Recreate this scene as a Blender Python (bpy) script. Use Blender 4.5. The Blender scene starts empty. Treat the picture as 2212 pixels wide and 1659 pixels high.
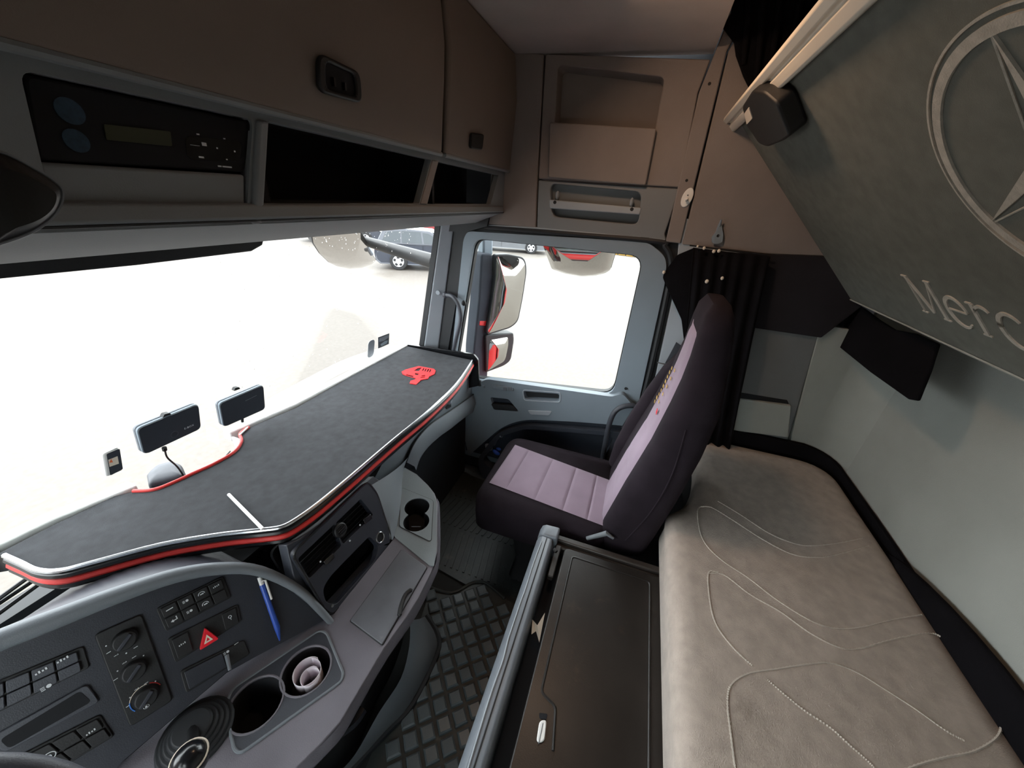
import bpy, bmesh, math, random
from mathutils import Vector, Matrix
from mathutils.geometry import delaunay_2d_cdt
random.seed(7)
S = bpy.context.scene
COL = S.collection
V = Vector
# ------------------------------------------------------------------ camera
CAM = V((-0.6, 0.0, 1.55))
FPX, PW, PH = 800.0, 2212, 1659
RX = V((0.32315, -0.94392, 0.06778)).normalized()      # camera right, in cab axes (x right, y forward, z up)
FW = V((0.85428, 0.26015, -0.45003)).normalized()      # viewing direction
UPV = RX.cross(FW).normalized()
RX = FW.cross(UPV).normalized()
cam = bpy.data.cameras.new('camera'); co = bpy.data.objects.new('camera', cam); COL.objects.link(co)
cam.sensor_width = 36.0; cam.lens = FPX / PW * 36.0; cam.clip_start = 0.02; cam.clip_end = 400
co.matrix_world = Matrix(((RX.x, UPV.x, -FW.x, CAM.x), (RX.y, UPV.y, -FW.y, CAM.y), (RX.z, UPV.z, -FW.z, CAM.z), (0, 0, 0, 1)))
S.camera = co
# ------------------------------------------------------------------ sky, lamps, exposure
S.view_settings.view_transform = 'Standard'; S.view_settings.look = 'None'
S.view_settings.gamma = 1.0; S.view_settings.use_curve_mapping = False
S.view_settings.exposure = 0.55
w = bpy.data.worlds.new('overcast_sky'); S.world = w; w.use_nodes = True
wn = w.node_tree.nodes; wn.clear()
wo = wn.new('ShaderNodeOutputWorld'); wb = wn.new('ShaderNodeBackground')
wb.inputs[0].default_value = (0.93, 0.97, 1.0, 1); wb.inputs[1].default_value = 6.0
w.node_tree.links.new(wb.outputs[0], wo.inputs[0])

def lamp(name, kind, loc, energy, color, size, rot=(0, 0, 0), spot=None):
    l = bpy.data.lights.new(name, kind); l.energy = energy; l.color = color
    if kind == 'AREA': l.size = size
    else: l.shadow_soft_size = size
    if spot: l.spot_size, l.spot_blend = spot
    o = bpy.data.objects.new(name, l); COL.objects.link(o); o.location = loc; o.rotation_euler = rot
    return o
# the warm ceiling lamp of the cab, mounted on the roof lining just above the picture
lamp('warm_roof_lamp', 'AREA', (0.52, 0.22, 2.0), 2.4, (1.0, 0.64, 0.40), 0.12, rot=(math.radians(-40), 0, 0))


# ------------------------------------------------------------------ helpers
def lin(c):
    c = c / 255.0
    return c / 12.92 if c <= 0.04045 else ((c + 0.055) / 1.055) ** 2.4
def ray(px, py):
    return (RX * (px - PW / 2) - UPV * (py - PH / 2) + FW * FPX)
def hit(px, py, p, n):
    d = ray(px, py); n = V(n)
    return CAM + d * ((V(p) - CAM).dot(n) / d.dot(n))
def AX(px, py, x): return hit(px, py, (x, 0, 0), (1, 0, 0))
def AY(px, py, y): return hit(px, py, (0, y, 0), (0, 1, 0))
def AZ(px, py, z): return hit(px, py, (0, 0, z), (0, 0, 1))

class Fr:
    """a flat local frame standing in the cab: origin o, axes u (along), v (up the face), n (out of the face)"""
    def __init__(s, o, u, v):
        s.o = V(o); s.u = V(u).normalized(); v = V(v); s.v = (v - s.u * v.dot(s.u)).normalized(); s.n = s.u.cross(s.v).normalized()
    def P(s, a, b, c=0.0): return s.o + s.u * a + s.v * b + s.n * c
    def px(s, x, y):
        h = hit(x, y, s.o, s.n) - s.o
        return (h.dot(s.u), h.dot(s.v))
    def pxs(s, pts): return [s.px(*p) for p in pts]
    def shift(s, c): return Fr(s.o + s.n * c, s.u, s.v)

class MB:
    def __init__(s): s.v = []; s.f = []
    def add(s, vs, fs):
        k = len(s.v); s.v += [tuple(v) for v in vs]; s.f += [tuple(i + k for i in f) for f in fs]; return s
    def box(s, c, sz, rot=None):
        h = V(sz) / 2; c = V(c); vs = []
        for x in (-1, 1):
            for y in (-1, 1):
                for z in (-1, 1):
                    q = V((x * h.x, y * h.y, z * h.z))
                    if rot: q = rot @ q
                    vs.append(c + q)
        return s.add(vs, [(0, 1, 3, 2), (4, 6, 7, 5), (0, 4, 5, 1), (2, 3, 7, 6), (0, 2, 6, 4), (1, 5, 7, 3)])
    def fbox(s, fr, a0, a1, b0, b1, c0, c1):
        return s.prism([fr.P(a, b, c0) for a, b in ((a0, b0), (a1, b0), (a1, b1), (a0, b1))], fr.n * (c1 - c0))
    def prism(s, pts, vec):
        n = len(pts); pts = [V(p) for p in pts]; vec = V(vec)
        return s.add(pts + [p + vec for p in pts], [tuple(range(n - 1, -1, -1)), tuple(range(n, 2 * n))] + [(i, (i + 1) % n, n + (i + 1) % n, n + i) for i in range(n)])
    def loft(s, rings, cap=True, closed=True):
        n = len(rings[0]); vs = [p for r in rings for p in r]; fs = []
        for k in range(len(rings) - 1):
            for i in range(n if closed else n - 1):
                j = (i + 1) % n
                fs.append((k * n + i, k * n + j, (k + 1) * n + j, (k + 1) * n + i))
        if cap: fs += [tuple(range(n - 1, -1, -1)), tuple(range((len(rings) - 1) * n, len(rings) * n))]
        return s.add(vs, fs)
    def tube(s, path, r, n=8, cap=True, flat=1.0):
        path = [V(p) for p in path]; rings = []; ref = None
        for i, p in enumerate(path):
            t = (path[min(i + 1, len(path) - 1)] - path[max(i - 1, 0)]).normalized()
            if ref is None:
                ref = t.orthogonal().normalized() if flat == 1.0 else (V((0, 0, 1)) - t * t.z).normalized()
            ref = (ref - t * ref.dot(t)).normalized(); b = t.cross(ref)
            rr = r[i] if isinstance(r, (list, tuple)) else r
            rings.append([p + (ref * math.cos(2 * math.pi * k / n) * flat + b * math.sin(2 * math.pi * k / n)) * rr for k in range(n)])
        return s.loft(rings, cap)
    def cyl(s, c, axis, r, h, n=20, r2=None):
        c = V(c); axis = V(axis).normalized()
        return s.tube([c, c + axis * h], [r, r if r2 is None else r2], n)
    def ball(s, c, rad, seg=12, ring=8, rot=None):
        c = V(c); rings = []
        for k in range(ring + 1):
            t = math.pi * k / ring; rg = []
            for i in range(seg):
                a = 2 * math.pi * i / seg
                q = V((rad[0] * max(math.sin(t), 1e-3) * math.cos(a), rad[1] * max(math.sin(t), 1e-3) * math.sin(a), rad[2] * math.cos(t)))
                rg.append(c + (rot @ q if rot else q))
            rings.append(rg)
        return s.loft(rings)
    def plate(s, fr, outer, holes=(), c0=-0.01, c1=0.0):
        """flat plate with real holes, in frame fr between depths c0 and c1"""
        loops = [list(outer)] + [list(h) for h in holes]
        pts = []; edges = []
        for lp in loops:
            k = len(pts); pts += [V((a, b)) for a, b in lp]; edges += [(k + i, k + (i + 1) % len(lp)) for i in range(len(lp))]
        if not holes:
            return s.prism([fr.P(a, b, c0) for a, b in outer], fr.n * (c1 - c0))
        ov, oe, of, *_ = delaunay_2d_cdt(pts, edges, [], 0, 1e-7)
        def inside(p, lp):
            r = False; n = len(lp)
            for i in range(n):
                (x1, y1), (x2, y2) = lp[i], lp[(i + 1) % n]
                if (y1 > p[1]) != (y2 > p[1]) and p[0] < (x2 - x1) * (p[1] - y1) / (y2 - y1) + x1: r = not r
            return r
        fs = []
        for f in of:
            c = (sum(ov[i].x for i in f) / len(f), sum(ov[i].y for i in f) / len(f))
            if inside(c, loops[0]) and not any(inside(c, h) for h in loops[1:]): fs.append(tuple(f))
        n = len(ov)
        s.add([fr.P(p.x, p.y, c0) for p in ov] + [fr.P(p.x, p.y, c1) for p in ov], [tuple(reversed(f)) for f in fs] + [tuple(i + n for i in f) for f in fs])
        for lp in loops:
            m = len(lp)
            s.add([fr.P(a, b, c0) for a, b in lp] + [fr.P(a, b, c1) for a, b in lp], [(i, (i + 1) % m, m + (i + 1) % m, m + i) for i in range(m)])
        return s
    def mesh(s, name):
        m = bpy.data.meshes.new(name); m.from_pydata(s.v, [], s.f); m.update()
        b = bmesh.new(); b.from_mesh(m)
        bmesh.ops.remove_doubles(b, verts=b.verts, dist=1e-6)
        bmesh.ops.recalc_face_normals(b, faces=b.faces); b.to_mesh(m); b.free()
        return m

def fillet(pts, r, n=5):
    out = []; m = len(pts)
    for i in range(m):
        p = V(pts[i]); a = V(pts[i - 1]); b = V(pts[(i + 1) % m])
        rr = r[i] if isinstance(r, (list, tuple)) else r
        da, db = (a - p), (b - p)
        t = min(rr, da.length * 0.49, db.length * 0.49)
        if t < 1e-5: out.append(tuple(p)); continue
        s_, e_ = p + da.normalized() * t, p + db.normalized() * t
        for k in range(n + 1):
            u = k / n; out.append(tuple(s_ * (1 - u) ** 2 + p * 2 * u * (1 - u) + e_ * u * u))
    return out
def circ(c, r, n=24, ry=None, rot=0.0):
    o = []
    for i in range(n):
        a = 2 * math.pi * i / n; x, y = r * math.cos(a), (ry or r) * math.sin(a)
        o.append((c[0] + x * math.cos(rot) - y * math.sin(rot), c[1] + x * math.sin(rot) + y * math.cos(rot)))
    return o
def spline(pts, n=8, closed=False):
    pts = [V(p) for p in pts]; m = len(pts); out = []
    rng = range(m if closed else m - 1)
    for i in rng:
        if closed: p0, p1, p2, p3 = pts[i - 1], pts[i], pts[(i + 1) % m], pts[(i + 2) % m]
        else: p0, p1, p2, p3 = pts[max(i - 1, 0)], pts[i], pts[i + 1], pts[min(i + 2, m - 1)]
        for k in range(n):
            t = k / n
            out.append(0.5 * (2 * p1 + (p2 - p0) * t + (2 * p0 - 5 * p1 + 4 * p2 - p3) * t * t + (3 * p1 - p0 - 3 * p2 + p3) * t ** 3))
    if not closed: out.append(pts[-1])
    return out

def link(name, mesh, m, parent):
    o = bpy.data.objects.new(name, mesh); COL.objects.link(o)
    if m and not mesh.materials: mesh.materials.append(m)
    if parent:
        o.parent = parent
        if parent.type == 'EMPTY': o.matrix_parent_inverse = Matrix.Translation(-parent.location)
        elif parent.location.length > 0: o.matrix_parent_inverse = Matrix.Translation(-parent.location)
    return o
def obj(name, mb, m, parent=None, bevel=0.0, seg=2, smooth=40, sub=0, label=None):
    me = mb.mesh(name); o = link(name, me, m, parent)
    if smooth:
        me.shade_smooth(); me.set_sharp_from_angle(angle=math.radians(smooth))
    if bevel:
        b = o.modifiers.new('bevel', 'BEVEL'); b.width = bevel; b.segments = seg; b.limit_method = 'ANGLE'; b.angle_limit = math.radians(35)
    if sub:
        b = o.modifiers.new('subdivision', 'SUBSURF'); b.levels = sub; b.render_levels = sub
    if label: o['label'] = label
    return o
def tag(o, label, cat, group=None):
    o['label'] = label; o['category'] = cat
    if group: o['group'] = group
    return o
def thing(name, label, cat, loc, group=None):
    o = bpy.data.objects.new(name, None); COL.objects.link(o); o.location = loc; o.empty_display_size = 0.05
    return tag(o, label, cat, group)
def struct(o): o['kind'] = 'structure'; return o
def stuff(o): o['kind'] = 'stuff'; return o
def copy_of(o, parent, loc, rot=None):
    c = o.copy(); COL.objects.link(c); c.parent = parent; c.location = loc
    if rot is not None: c.rotation_euler = rot
    return c

# ------------------------------------------------------------------ materials
def mat(name, rgb, rough=0.6, var=0.12, vscale=6.0, grain=0.0, gscale=300.0, metal=0.0, spec=0.5, sheen=0.0, alpha_rgb=None, coat=0.0, dirt=None):
    m = bpy.data.materials.new(name); m.use_nodes = True; nt = m.node_tree; N = nt.nodes; L = nt.links
    b = N['Principled BSDF']
    col = tuple(lin(c) for c in rgb)
    b.inputs['Roughness'].default_value = rough; b.inputs['Metallic'].default_value = metal
    b.inputs['Specular IOR Level'].default_value = spec; b.inputs['Sheen Weight'].default_value = sheen
    b.inputs['Coat Weight'].default_value = coat
    tc = N.new('ShaderNodeTexCoord')
    nz = N.new('ShaderNodeTexNoise'); nz.inputs['Scale'].default_value = vscale; nz.inputs['Detail'].default_value = 6
    L.new(tc.outputs['Object'], nz.inputs['Vector'])
    rp = N.new('ShaderNodeValToRGB')
    rp.color_ramp.elements[0].position = 0.3; rp.color_ramp.elements[1].position = 0.7
    rp.color_ramp.elements[0].color = tuple(c * (1 - var) for c in col) + (1,)
    rp.color_ramp.elements[1].color = tuple(min(1, c * (1 + var)) for c in col) + (1,)
    L.new(nz.outputs['Fac'], rp.inputs['Fac'])
    out = rp.outputs['Color']
    if dirt:
        n2 = N.new('ShaderNodeTexNoise'); n2.inputs['Scale'].default_value = dirt[1]; n2.inputs['Detail'].default_value = 8; n2.inputs['Roughness'].default_value = 0.7
        L.new(tc.outputs['Object'], n2.inputs['Vector'])
        r2 = N.new('ShaderNodeValToRGB'); r2.color_ramp.elements[0].position = dirt[2]; r2.color_ramp.elements[1].position = dirt[2] + 0.2
        L.new(n2.outputs['Fac'], r2.inputs['Fac'])
        mx = N.new('ShaderNodeMix'); mx.data_type = 'RGBA'
        L.new(r2.outputs['Color'], mx.inputs['Factor']); L.new(out, mx.inputs['A'])
        mx.inputs['B'].default_value = tuple(lin(c) for c in dirt[0]) + (1,)
        out = mx.outputs['Result']
    L.new(out, b.inputs['Base Color'])
    if grain:
        g = N.new('ShaderNodeTexNoise'); g.inputs['Scale'].default_value = gscale; g.inputs['Detail'].default_value = 2
        L.new(tc.outputs['Object'], g.inputs['Vector'])
        bp = N.new('ShaderNodeBump'); bp.inputs['Strength'].default_value = grain; bp.inputs['Distance'].default_value = 0.002
        L.new(g.outputs['Fac'], bp.inputs['Height']); L.new(bp.outputs['Normal'], b.inputs['Normal'])
    return m
def glass_mat(name, tint, refl):
    m = bpy.data.materials.new(name); m.use_nodes = True; nt = m.node_tree; N = nt.nodes; L = nt.links; N.clear()
    o = N.new('ShaderNodeOutputMaterial'); t = N.new('ShaderNodeBsdfTransparent'); t.inputs[0].default_value = tint + (1,)
    g = N.new('ShaderNodeBsdfGlossy'); g.inputs['Roughness'].default_value = 0.02
    fz = N.new('ShaderNodeFresnel'); fz.inputs[0].default_value = 1.3
    mt = N.new('ShaderNodeMath'); mt.operation = 'MULTIPLY'; mt.inputs[1].default_value = refl
    L.new(fz.outputs[0], mt.inputs[0])
    mx = N.new('ShaderNodeMixShader'); L.new(mt.outputs[0], mx.inputs[0]); L.new(t.outputs[0], mx.inputs[1]); L.new(g.outputs[0], mx.inputs[2])
    L.new(mx.outputs[0], o.inputs[0])
    return m
M = {}
M['lining'] = mat('grey_wall_lining', (132, 124, 121), 0.85, 0.08, 5, 0.25, 350)
M['pillar'] = mat('pale_grey_pillar_plastic', (158, 166, 174), 0.55, 0.04, 4, 0.1, 500)
M['door'] = mat('blue_grey_door_plastic', (122, 134, 144), 0.55, 0.06, 4, 0.12, 500)
M['door_dark'] = mat('dark_blue_grey_door_carpet', (44, 50, 60), 0.9, 0.1, 8, 0.4, 400)
M['seal'] = mat('black_rubber_seal', (26, 29, 33), 0.6, 0.1)
M['toll'] = mat('slate_black_device_face', (46, 50, 58), 0.3, 0.05)
M['side'] = mat('shaded_side_lining', (104, 106, 106), 0.9, 0.06, 6, 0.3, 400)  # separate darker lining: the shadow on the side panel is in the colour
M['headliner'] = mat('grey_headliner_felt', (176, 168, 164), 0.95, 0.06, 8, 0.3, 500)
M['locker'] = mat('grey_locker_plastic', (118, 106, 97), 0.7, 0.06, 4, 0.2, 450)
M['fascia'] = mat('grey_header_fascia', (122, 126, 130), 0.6, 0.05, 3, 0.15, 500)
M['black'] = mat('matte_black_plastic', (15, 16, 19), 0.55, 0.15, 10, 0.1, 400)
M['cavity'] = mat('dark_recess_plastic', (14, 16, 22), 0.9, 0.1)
M['gloss'] = mat('gloss_black_plastic', (16, 17, 20), 0.22, 0.1)
M['carpet'] = mat('charcoal_table_carpet', (51, 53, 57), 0.95, 0.22, 40, 0.9, 900, dirt=((96, 96, 98), 260, 0.69))
M['chrome'] = mat('brushed_chrome_trim', (205, 208, 212), 0.22, 0.03, 10, metal=1.0)
M['red'] = mat('red_trim_cord', (196, 44, 40), 0.5, 0.1, 30, 0.2, 300)
M['red_felt'] = mat('red_embroidered_felt', (224, 40, 46), 0.85, 0.15, 90, 0.6, 600)
M['dash'] = mat('grey_dashboard_plastic', (108, 114, 120), 0.55, 0.06, 4, 0.2, 600)
M['dash_dark'] = mat('charcoal_dashboard_plastic', (58, 61, 69), 0.5, 0.08, 6, 0.2, 600)
M['ledge'] = mat('worn_grey_console_plastic', (107, 104, 112), 0.5, 0.1, 8, 0.25, 500)
M['unit'] = mat('pale_grey_console_plastic', (122, 129, 133), 0.5, 0.05, 6, 0.2, 500)
M['flap'] = mat('worn_grey_flap_plastic', (96, 98, 104), 0.55, 0.16, 10, 0.2, 500, dirt=((140, 138, 140), 14, 0.68))
M['panel'] = mat('black_switch_panel', (36, 39, 48), 0.5, 0.1, 8, 0.15, 600)
M['white'] = mat('white_plastic', (232, 232, 230), 0.45, 0.03)
M['print'] = mat('white_printed_symbol', (205, 210, 214), 0.6, 0.03)
M['blue_print'] = mat('blue_printed_mark', (60, 120, 205), 0.6, 0.03)
M['blue'] = mat('blue_pen_plastic', (44, 82, 178), 0.35, 0.05)
M['hazard'] = mat('red_hazard_button', (226, 26, 44), 0.35, 0.04)
M['paper'] = mat('white_paper', (226, 218, 226), 0.9, 0.03)
M['seat_black'] = mat('black_seat_fabric', (37, 31, 37), 0.95, 0.15, 14, 0.4, 700, spec=0.15)
M['seat_light'] = mat('mauve_grey_seat_velour', (138, 121, 137), 0.95, 0.08, 9, 0.4, 700, sheen=0.1)
M['gold'] = mat('gold_thread', (206, 170, 92), 0.6, 0.1, 60)
M['mattress'] = mat('taupe_mattress_fabric', (172, 160, 150), 0.95, 0.12, 30, 0.6, 500, spec=0.2, sheen=0.2, dirt=((120, 108, 98), 3.2, 0.62))
M['thread'] = mat('pale_quilting_thread', (186, 178, 168), 0.9, 0.1, 60)
M['bunk'] = mat('dark_green_grey_bunk_fabric', (106, 108, 102), 0.95, 0.1, 30, 0.3, 500, spec=0.15)
M['rear'] = mat('pale_grey_rear_lining', (148, 151, 146), 0.95, 0.06, 5, 0.3, 400)
M['embroidery'] = mat('silver_grey_embroidery', (172, 168, 158), 0.8, 0.15, 60, 0.5, 400)
M['bar'] = mat('cream_bunk_rail', (222, 214, 200), 0.45, 0.03)
M['cloth'] = mat('black_cloth', (16, 15, 18), 0.95, 0.2, 12, 0.4, 500, spec=0.1)
M['head'] = mat('dark_grey_side_board', (38, 36, 40), 0.9, 0.1, 8, 0.3, 400, spec=.2)
M['box'] = mat('black_box_plastic', (44, 39, 36), 0.45, 0.25, 7, 0.15, 400, dirt=((84, 66, 54), 5, 0.62))
M['lid'] = mat('worn_black_box_lid', (34, 31, 29), 0.36, 0.3, 9, 0.12, 350, dirt=((70, 56, 48), 5, 0.58))
M['rail'] = mat('grey_box_rail', (112, 118, 126), 0.42, 0.06, 6, 0.1, 400)
M['rubber'] = mat('black_rubber_mat', (42, 46, 45), 0.45, 0.2, 14, 0.3, 120, dirt=((92, 90, 78), 12, 0.58))
M['tread'] = mat('black_rubber_tread', (76, 84, 88), 0.36, 0.2, 9, 0.25, 200)
M['floor'] = mat('black_cab_floor', (24, 26, 26), 0.8, 0.2)
M['mirror'] = mat('mirror_glass', (168, 165, 160), 0.03, 0.01, metal=1.0)
M['cab_red'] = mat('red_cab_paint', (206, 40, 46), 0.35, 0.03, coat=0.4)
M['ground'] = mat('wet_concrete_yard', (99, 94, 89), 0.7, 0.08, 16.0, 0.35, 40, spec=0.2, dirt=((76, 68, 60), 0.16, 0.56))
M['car_blue'] = mat('dark_blue_car_paint', (24, 31, 44), 0.3, 0.05, coat=0.5)
M['car_silver'] = mat('silver_car_paint', (80, 82, 86), 0.35, 0.04, coat=0.4)
M['car_red'] = mat('red_car_paint', (110, 20, 24), 0.35, 0.04, coat=0.4)
M['car_glass'] = mat('car_window_glass', (24, 34, 40), 0.1, 0.05)
M['tyre'] = mat('black_tyre_rubber', (24, 24, 26), 0.85, 0.1)
M['alloy'] = mat('alloy_wheel_metal', (196, 198, 202), 0.35, 0.03, metal=0.6)
M['yellow'] = mat('yellow_kerb_paint', (112, 84, 16), 0.7, 0.1)
M['glass'] = glass_mat('clear_cab_glass', (0.95, 0.97, 0.96), 0.22)
M['drop'] = mat('rain_drop', (250, 252, 252), 0.02, 0.02)
M['drop'].node_tree.nodes['Principled BSDF'].inputs['Transmission Weight'].default_value = 1.0
M['drop'].node_tree.nodes['Principled BSDF'].inputs['IOR'].default_value = 1.33
M['display'] = mat('olive_radio_display', (52, 56, 40), 0.3, 0.05)
M['sticker'] = mat('faded_blue_sticker', (36, 58, 76), 0.8, 0.2, 200)
M['cream'] = mat('cream_label_print', (218, 206, 190), 0.6, 0.03)
M['steel'] = mat('bare_steel', (150, 152, 156), 0.35, 0.05, metal=0.9)

# ================================================================== SETTING
X, Y, Z = V((1, 0, 0)), V((0, 1, 0)), V((0, 0, 1))
FWL = Fr((1.10, 0, 0), (0, -1, 0), (0, 0, 1))           # right wall, faces the cab
FRE = Fr((0, -0.97, 0), (-1, 0, 0), (0, 0, 1))          # rear wall, faces forward
def FZ(z): return Fr((0, 0, z), (1, 0, 0), (0, 1, 0))
struct(obj('floor', MB().box((-0.07, 0.11, -0.03), (2.46, 2.30, 0.06)), M['floor']))
struct(obj('ceiling', MB().box((-0.07, 0.585, 2.055), (2.46, 1.35, 0.05)).box((-0.07, -0.56, 2.425), (2.46, 0.94, 0.05)).box((-0.07, -0.075, 2.24), (2.46, 0.03, 0.40)), M['headliner']))
struct(obj('wall_rear', MB().box((-0.07, -1.0, 1.2), (2.46, 0.06, 2.46)), M['rear'], bevel=0.01))
# left wall (behind the camera) with the driver's window
FLL = Fr((-1.26, 0, 0), (0, 1, 0), (0, 0, 1))
lw = [(-0.97, 0), (1.26, 0), (1.26, 2.45), (-0.97, 2.45)]
lh = fillet([(0.0, 0.72), (0.72, 0.68), (0.72, 1.33), (0.0, 1.35)], 0.05)
struct(obj('wall_left', MB().plate(FLL, lw, [lh], -0.06, 0), M['lining']))
struct(obj('window_3', MB().plate(FLL.shift(-0.03), lh, [], -0.005, 0), M['glass']))
# front: firewall below the windscreen and roof front above it
struct(obj('wall_front', MB().box((-0.07, 1.27, 0.29), (2.46, 0.06, 0.58)).box((-0.07, 1.23, 1.75), (2.46, 0.06, 0.60)), M['seal']))
# windscreen, gently wrapped round at the corners
def ws(x, z): return V((x, 1.185 - 0.10 * (z - 0.72) / 0.78 - 0.10 * max(0, (abs(x) - 0.55) / 0.6) ** 2.2, z))
xs = [-1.24 + 2.44 * i / 40 for i in range(41)]
mb = MB(); mb.loft([[ws(x, 0.56 + 0.94 * k / 6) for x in xs] for k in range(7)], cap=False, closed=False)
wind = struct(obj('window_1', mb, M['glass']))
mb = MB()
for i in range(520):                                     # rain on the upper part of the glass
    x = random.uniform(0.1, 1.05); z = 1.45 - abs(random.gauss(0, 0.05)) if i < 420 else random.uniform(0.85, 1.4)
    p = ws(x, z) + V((0, -0.002, 0)); r = random.uniform(0.0006, 0.0022)
    mb.ball(p, (r, 0.0008, r * random.uniform(1, 2)), 6, 4)
stuff(obj('raindrops', mb, M['drop'], wind))

# ---- passenger door
d_out = [FWL.px(1010, 499), FWL.px(1400, 523), FWL.px(1441, 556), FWL.px(1437, 610), FWL.px(1375, 890), (0.24, 0.10), (-0.80, 0.10), FWL.px(972, 800), FWL.px(1001, 516)]
d_out = fillet(d_out, [0.03, 0.03, 0.04, 0.03, 0.1, 0.03, 0.03, 0.03, 0.03], 6)
d_hole = fillet(FWL.pxs([(1025, 515), (1391, 553), (1324, 854), (977, 814)]), [0.05, 0.06, 0.06, 0.03], 6)
door = struct(obj('door_1', MB().plate(FWL, d_out, [d_hole], -0.055, 0.0), M['door'], bevel=0.012, seg=3))
seal_o = [(a + (0.012 if a > -0.3 else -0.012), b + (0.01 if b > 1 else 0)) for a, b in d_out]
obj('window_seal', MB().plate(FWL, [(a, b) for a, b in d_hole], [[(a * 0.988 - 0.0043, b * 0.988 + 0.0122) for a, b in d_hole]], -0.05, -0.02), M['seal'], door)
struct(obj('window_2', MB().plate(FWL.shift(-0.035), [(a * 1.01 + 0.003, b * 1.01 - 0.01) for a, b in d_hole], [], -0.005, 0), M['glass']))
obj('outer_skin', MB().plate(FWL, [(0.24, -0.2), (-0.95, -0.2), (-0.95, 0.59), (0.24, 0.62)], [], -0.09, -0.06), M['cab_red'], door)
# thick lower trim of the door with its armrest, built proud of the door
FA = FWL.shift(0.035)
arm = [(1022, 832), (1052, 819), (1322, 857), (1345, 850), (1375, 885), (1362, 921), (1240, 911), (1130, 906), (1084, 922), (1046, 955), (1012, 985), (1000, 930), (1012, 860)]
obj('armrest', MB().plate(FA, fillet(FA.pxs(arm), [.02, .02, .02, .02, .03, .02, .05, .08, .08, .05, .03, .05, .03], 5), [fillet(FA.pxs([(1131, 845), (1208, 851), (1207, 866), (1134, 862)]), 0.012, 5), fillet(FA.pxs([(1059, 858), (1098, 862), (1121, 889), (1066, 885)]), 0.012, 4)], -0.037, 0.0), M['door'], door, bevel=0.008, seg=3)
obj('lower_lining', MB().plate(FWL.shift(0.006), [FWL.px(1000, 900), FWL.px(1366, 905), (0.16, 0.14), (-0.78, 0.14)], [], -0.008, 0.0), M['door_dark'], door)
pk = obj('map_pocket', MB().plate(FWL.shift(0.05), fillet(FWL.pxs([(1036, 985), (1080, 925), (1140, 908), (1362, 925), (1340, 1075), (1055, 1040)]), 0.06, 6), [fillet(FWL.pxs([(1048, 985), (1090, 932), (1142, 917), (1330, 932), (1300, 990), (1068, 1003)]), 0.04, 6)], -0.05, 0.0), M['door_dark'], door, bevel=0.006)
obj('grip_recess', MB().plate(FA.shift(-0.03), FA.pxs([(1125, 842), (1212, 848), (1212, 870), (1130, 866)]), [], -0.004, 0), M['seal'], door)
obj('pull_cup', MB().plate(FA.shift(-0.028), FA.pxs([(1055, 855), (1100, 858), (1126, 893), (1062, 890)]), [], -0.004, 0), M['door_dark'], door)
obj('pull_handle', MB().plate(FA, fillet(FA.pxs([(1060, 872), (1108, 876), (1119, 888), (1068, 885)]), 0.01, 4), [], -0.02, 0.002), M['seal'], door, bevel=0.003)
rg = [FA.P(a, b, 0.0) for a, b in fillet(FA.pxs([(1129, 842), (1211, 848), (1210, 869), (1132, 865)]), 0.016, 6)]
obj('grip_rim', MB().tube(rg + [rg[0]], 0.0025, 6), M['pillar'], door)
obj('reading_strip', MB().plate(FA, fillet(FA.pxs([(1140, 886), (1193, 888), (1186, 897), (1146, 895)]), 0.008, 4), [], -0.005, 0.004), M['pillar'], door, bevel=0.002)
sw = obj('window_switch_plate', MB().plate(FA, fillet(FA.pxs([(1062, 830), (1110, 837), (1110, 845), (1064, 838)]), 0.01, 4), [], 0, 0.006), M['door'], door, bevel=0.002)
for k in range(2):
    a = 1088 + k * 10
    obj('window_switch', MB().plate(FA, FA.pxs([(a, 834), (a + 8, 835), (a + 8, 843), (a, 842)]), [], 0.006, 0.011), M['rail'], sw, bevel=0.002)
obj('trim_screw', MB().cyl(FWL.P(*FWL.px(1352, 839), 0.001), -X, 0.007, 0.003), M['black'], door)
lk = hit(1045, 837, FA.o, FA.n)
obj('lock_button', MB().cyl(lk, V((-0.3, 0, 1)), 0.008, 0.016, 14), M['door'], door, bevel=0.002)
# the bellows and knob beside the shelf end
kn = hit(1036, 828, (1.07, 0, 0), X)
mb = MB()
for k in range(4): mb.cyl(kn + V((0, 0, -0.012 + k * 0.008)), Z, 0.013 - k * 0.0015, 0.006, 14)
obj('rubber_bellows', mb, M['seal'], door)
# things in the door pocket
t = thing('bottle_cap_pick', 'small pale grey knob-headed plastic tool standing in the door pocket', 'tool', AX(1080, 960, 1.07))
p0, p1 = AX(1082, 941, 1.06), AX(1074, 952, 1.06)
obj('head', MB().ball(p0, (0.012, 0.014, 0.012), 10, 6), M['rail'], t); obj('shaft', MB().tube([p0, p1, AX(1068, 962, 1.06)], 0.003, 6), M['steel'], t)
t = thing('folded_glove', 'crumpled blue and grey work glove stuffed in the door pocket', 'glove', AX(1065, 975, 1.075))
mb = MB(); mb.ball(AX(1056, 966, 1.075), (0.012, 0.028, 0.020), 12, 8, Matrix.Rotation(0.6, 3, 'X'))
obj('cuff', mb, M['rail'], t)
mb = MB(); mb.ball(AX(1072, 977, 1.075), (0.014, 0.026, 0.014), 12, 8, Matrix.Rotation(0.4, 3, 'X')); mb.ball(AX(1077, 970, 1.075), (0.010, 0.016, 0.010), 10, 6)
obj('palm', mb, M['blue'], t)

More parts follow.
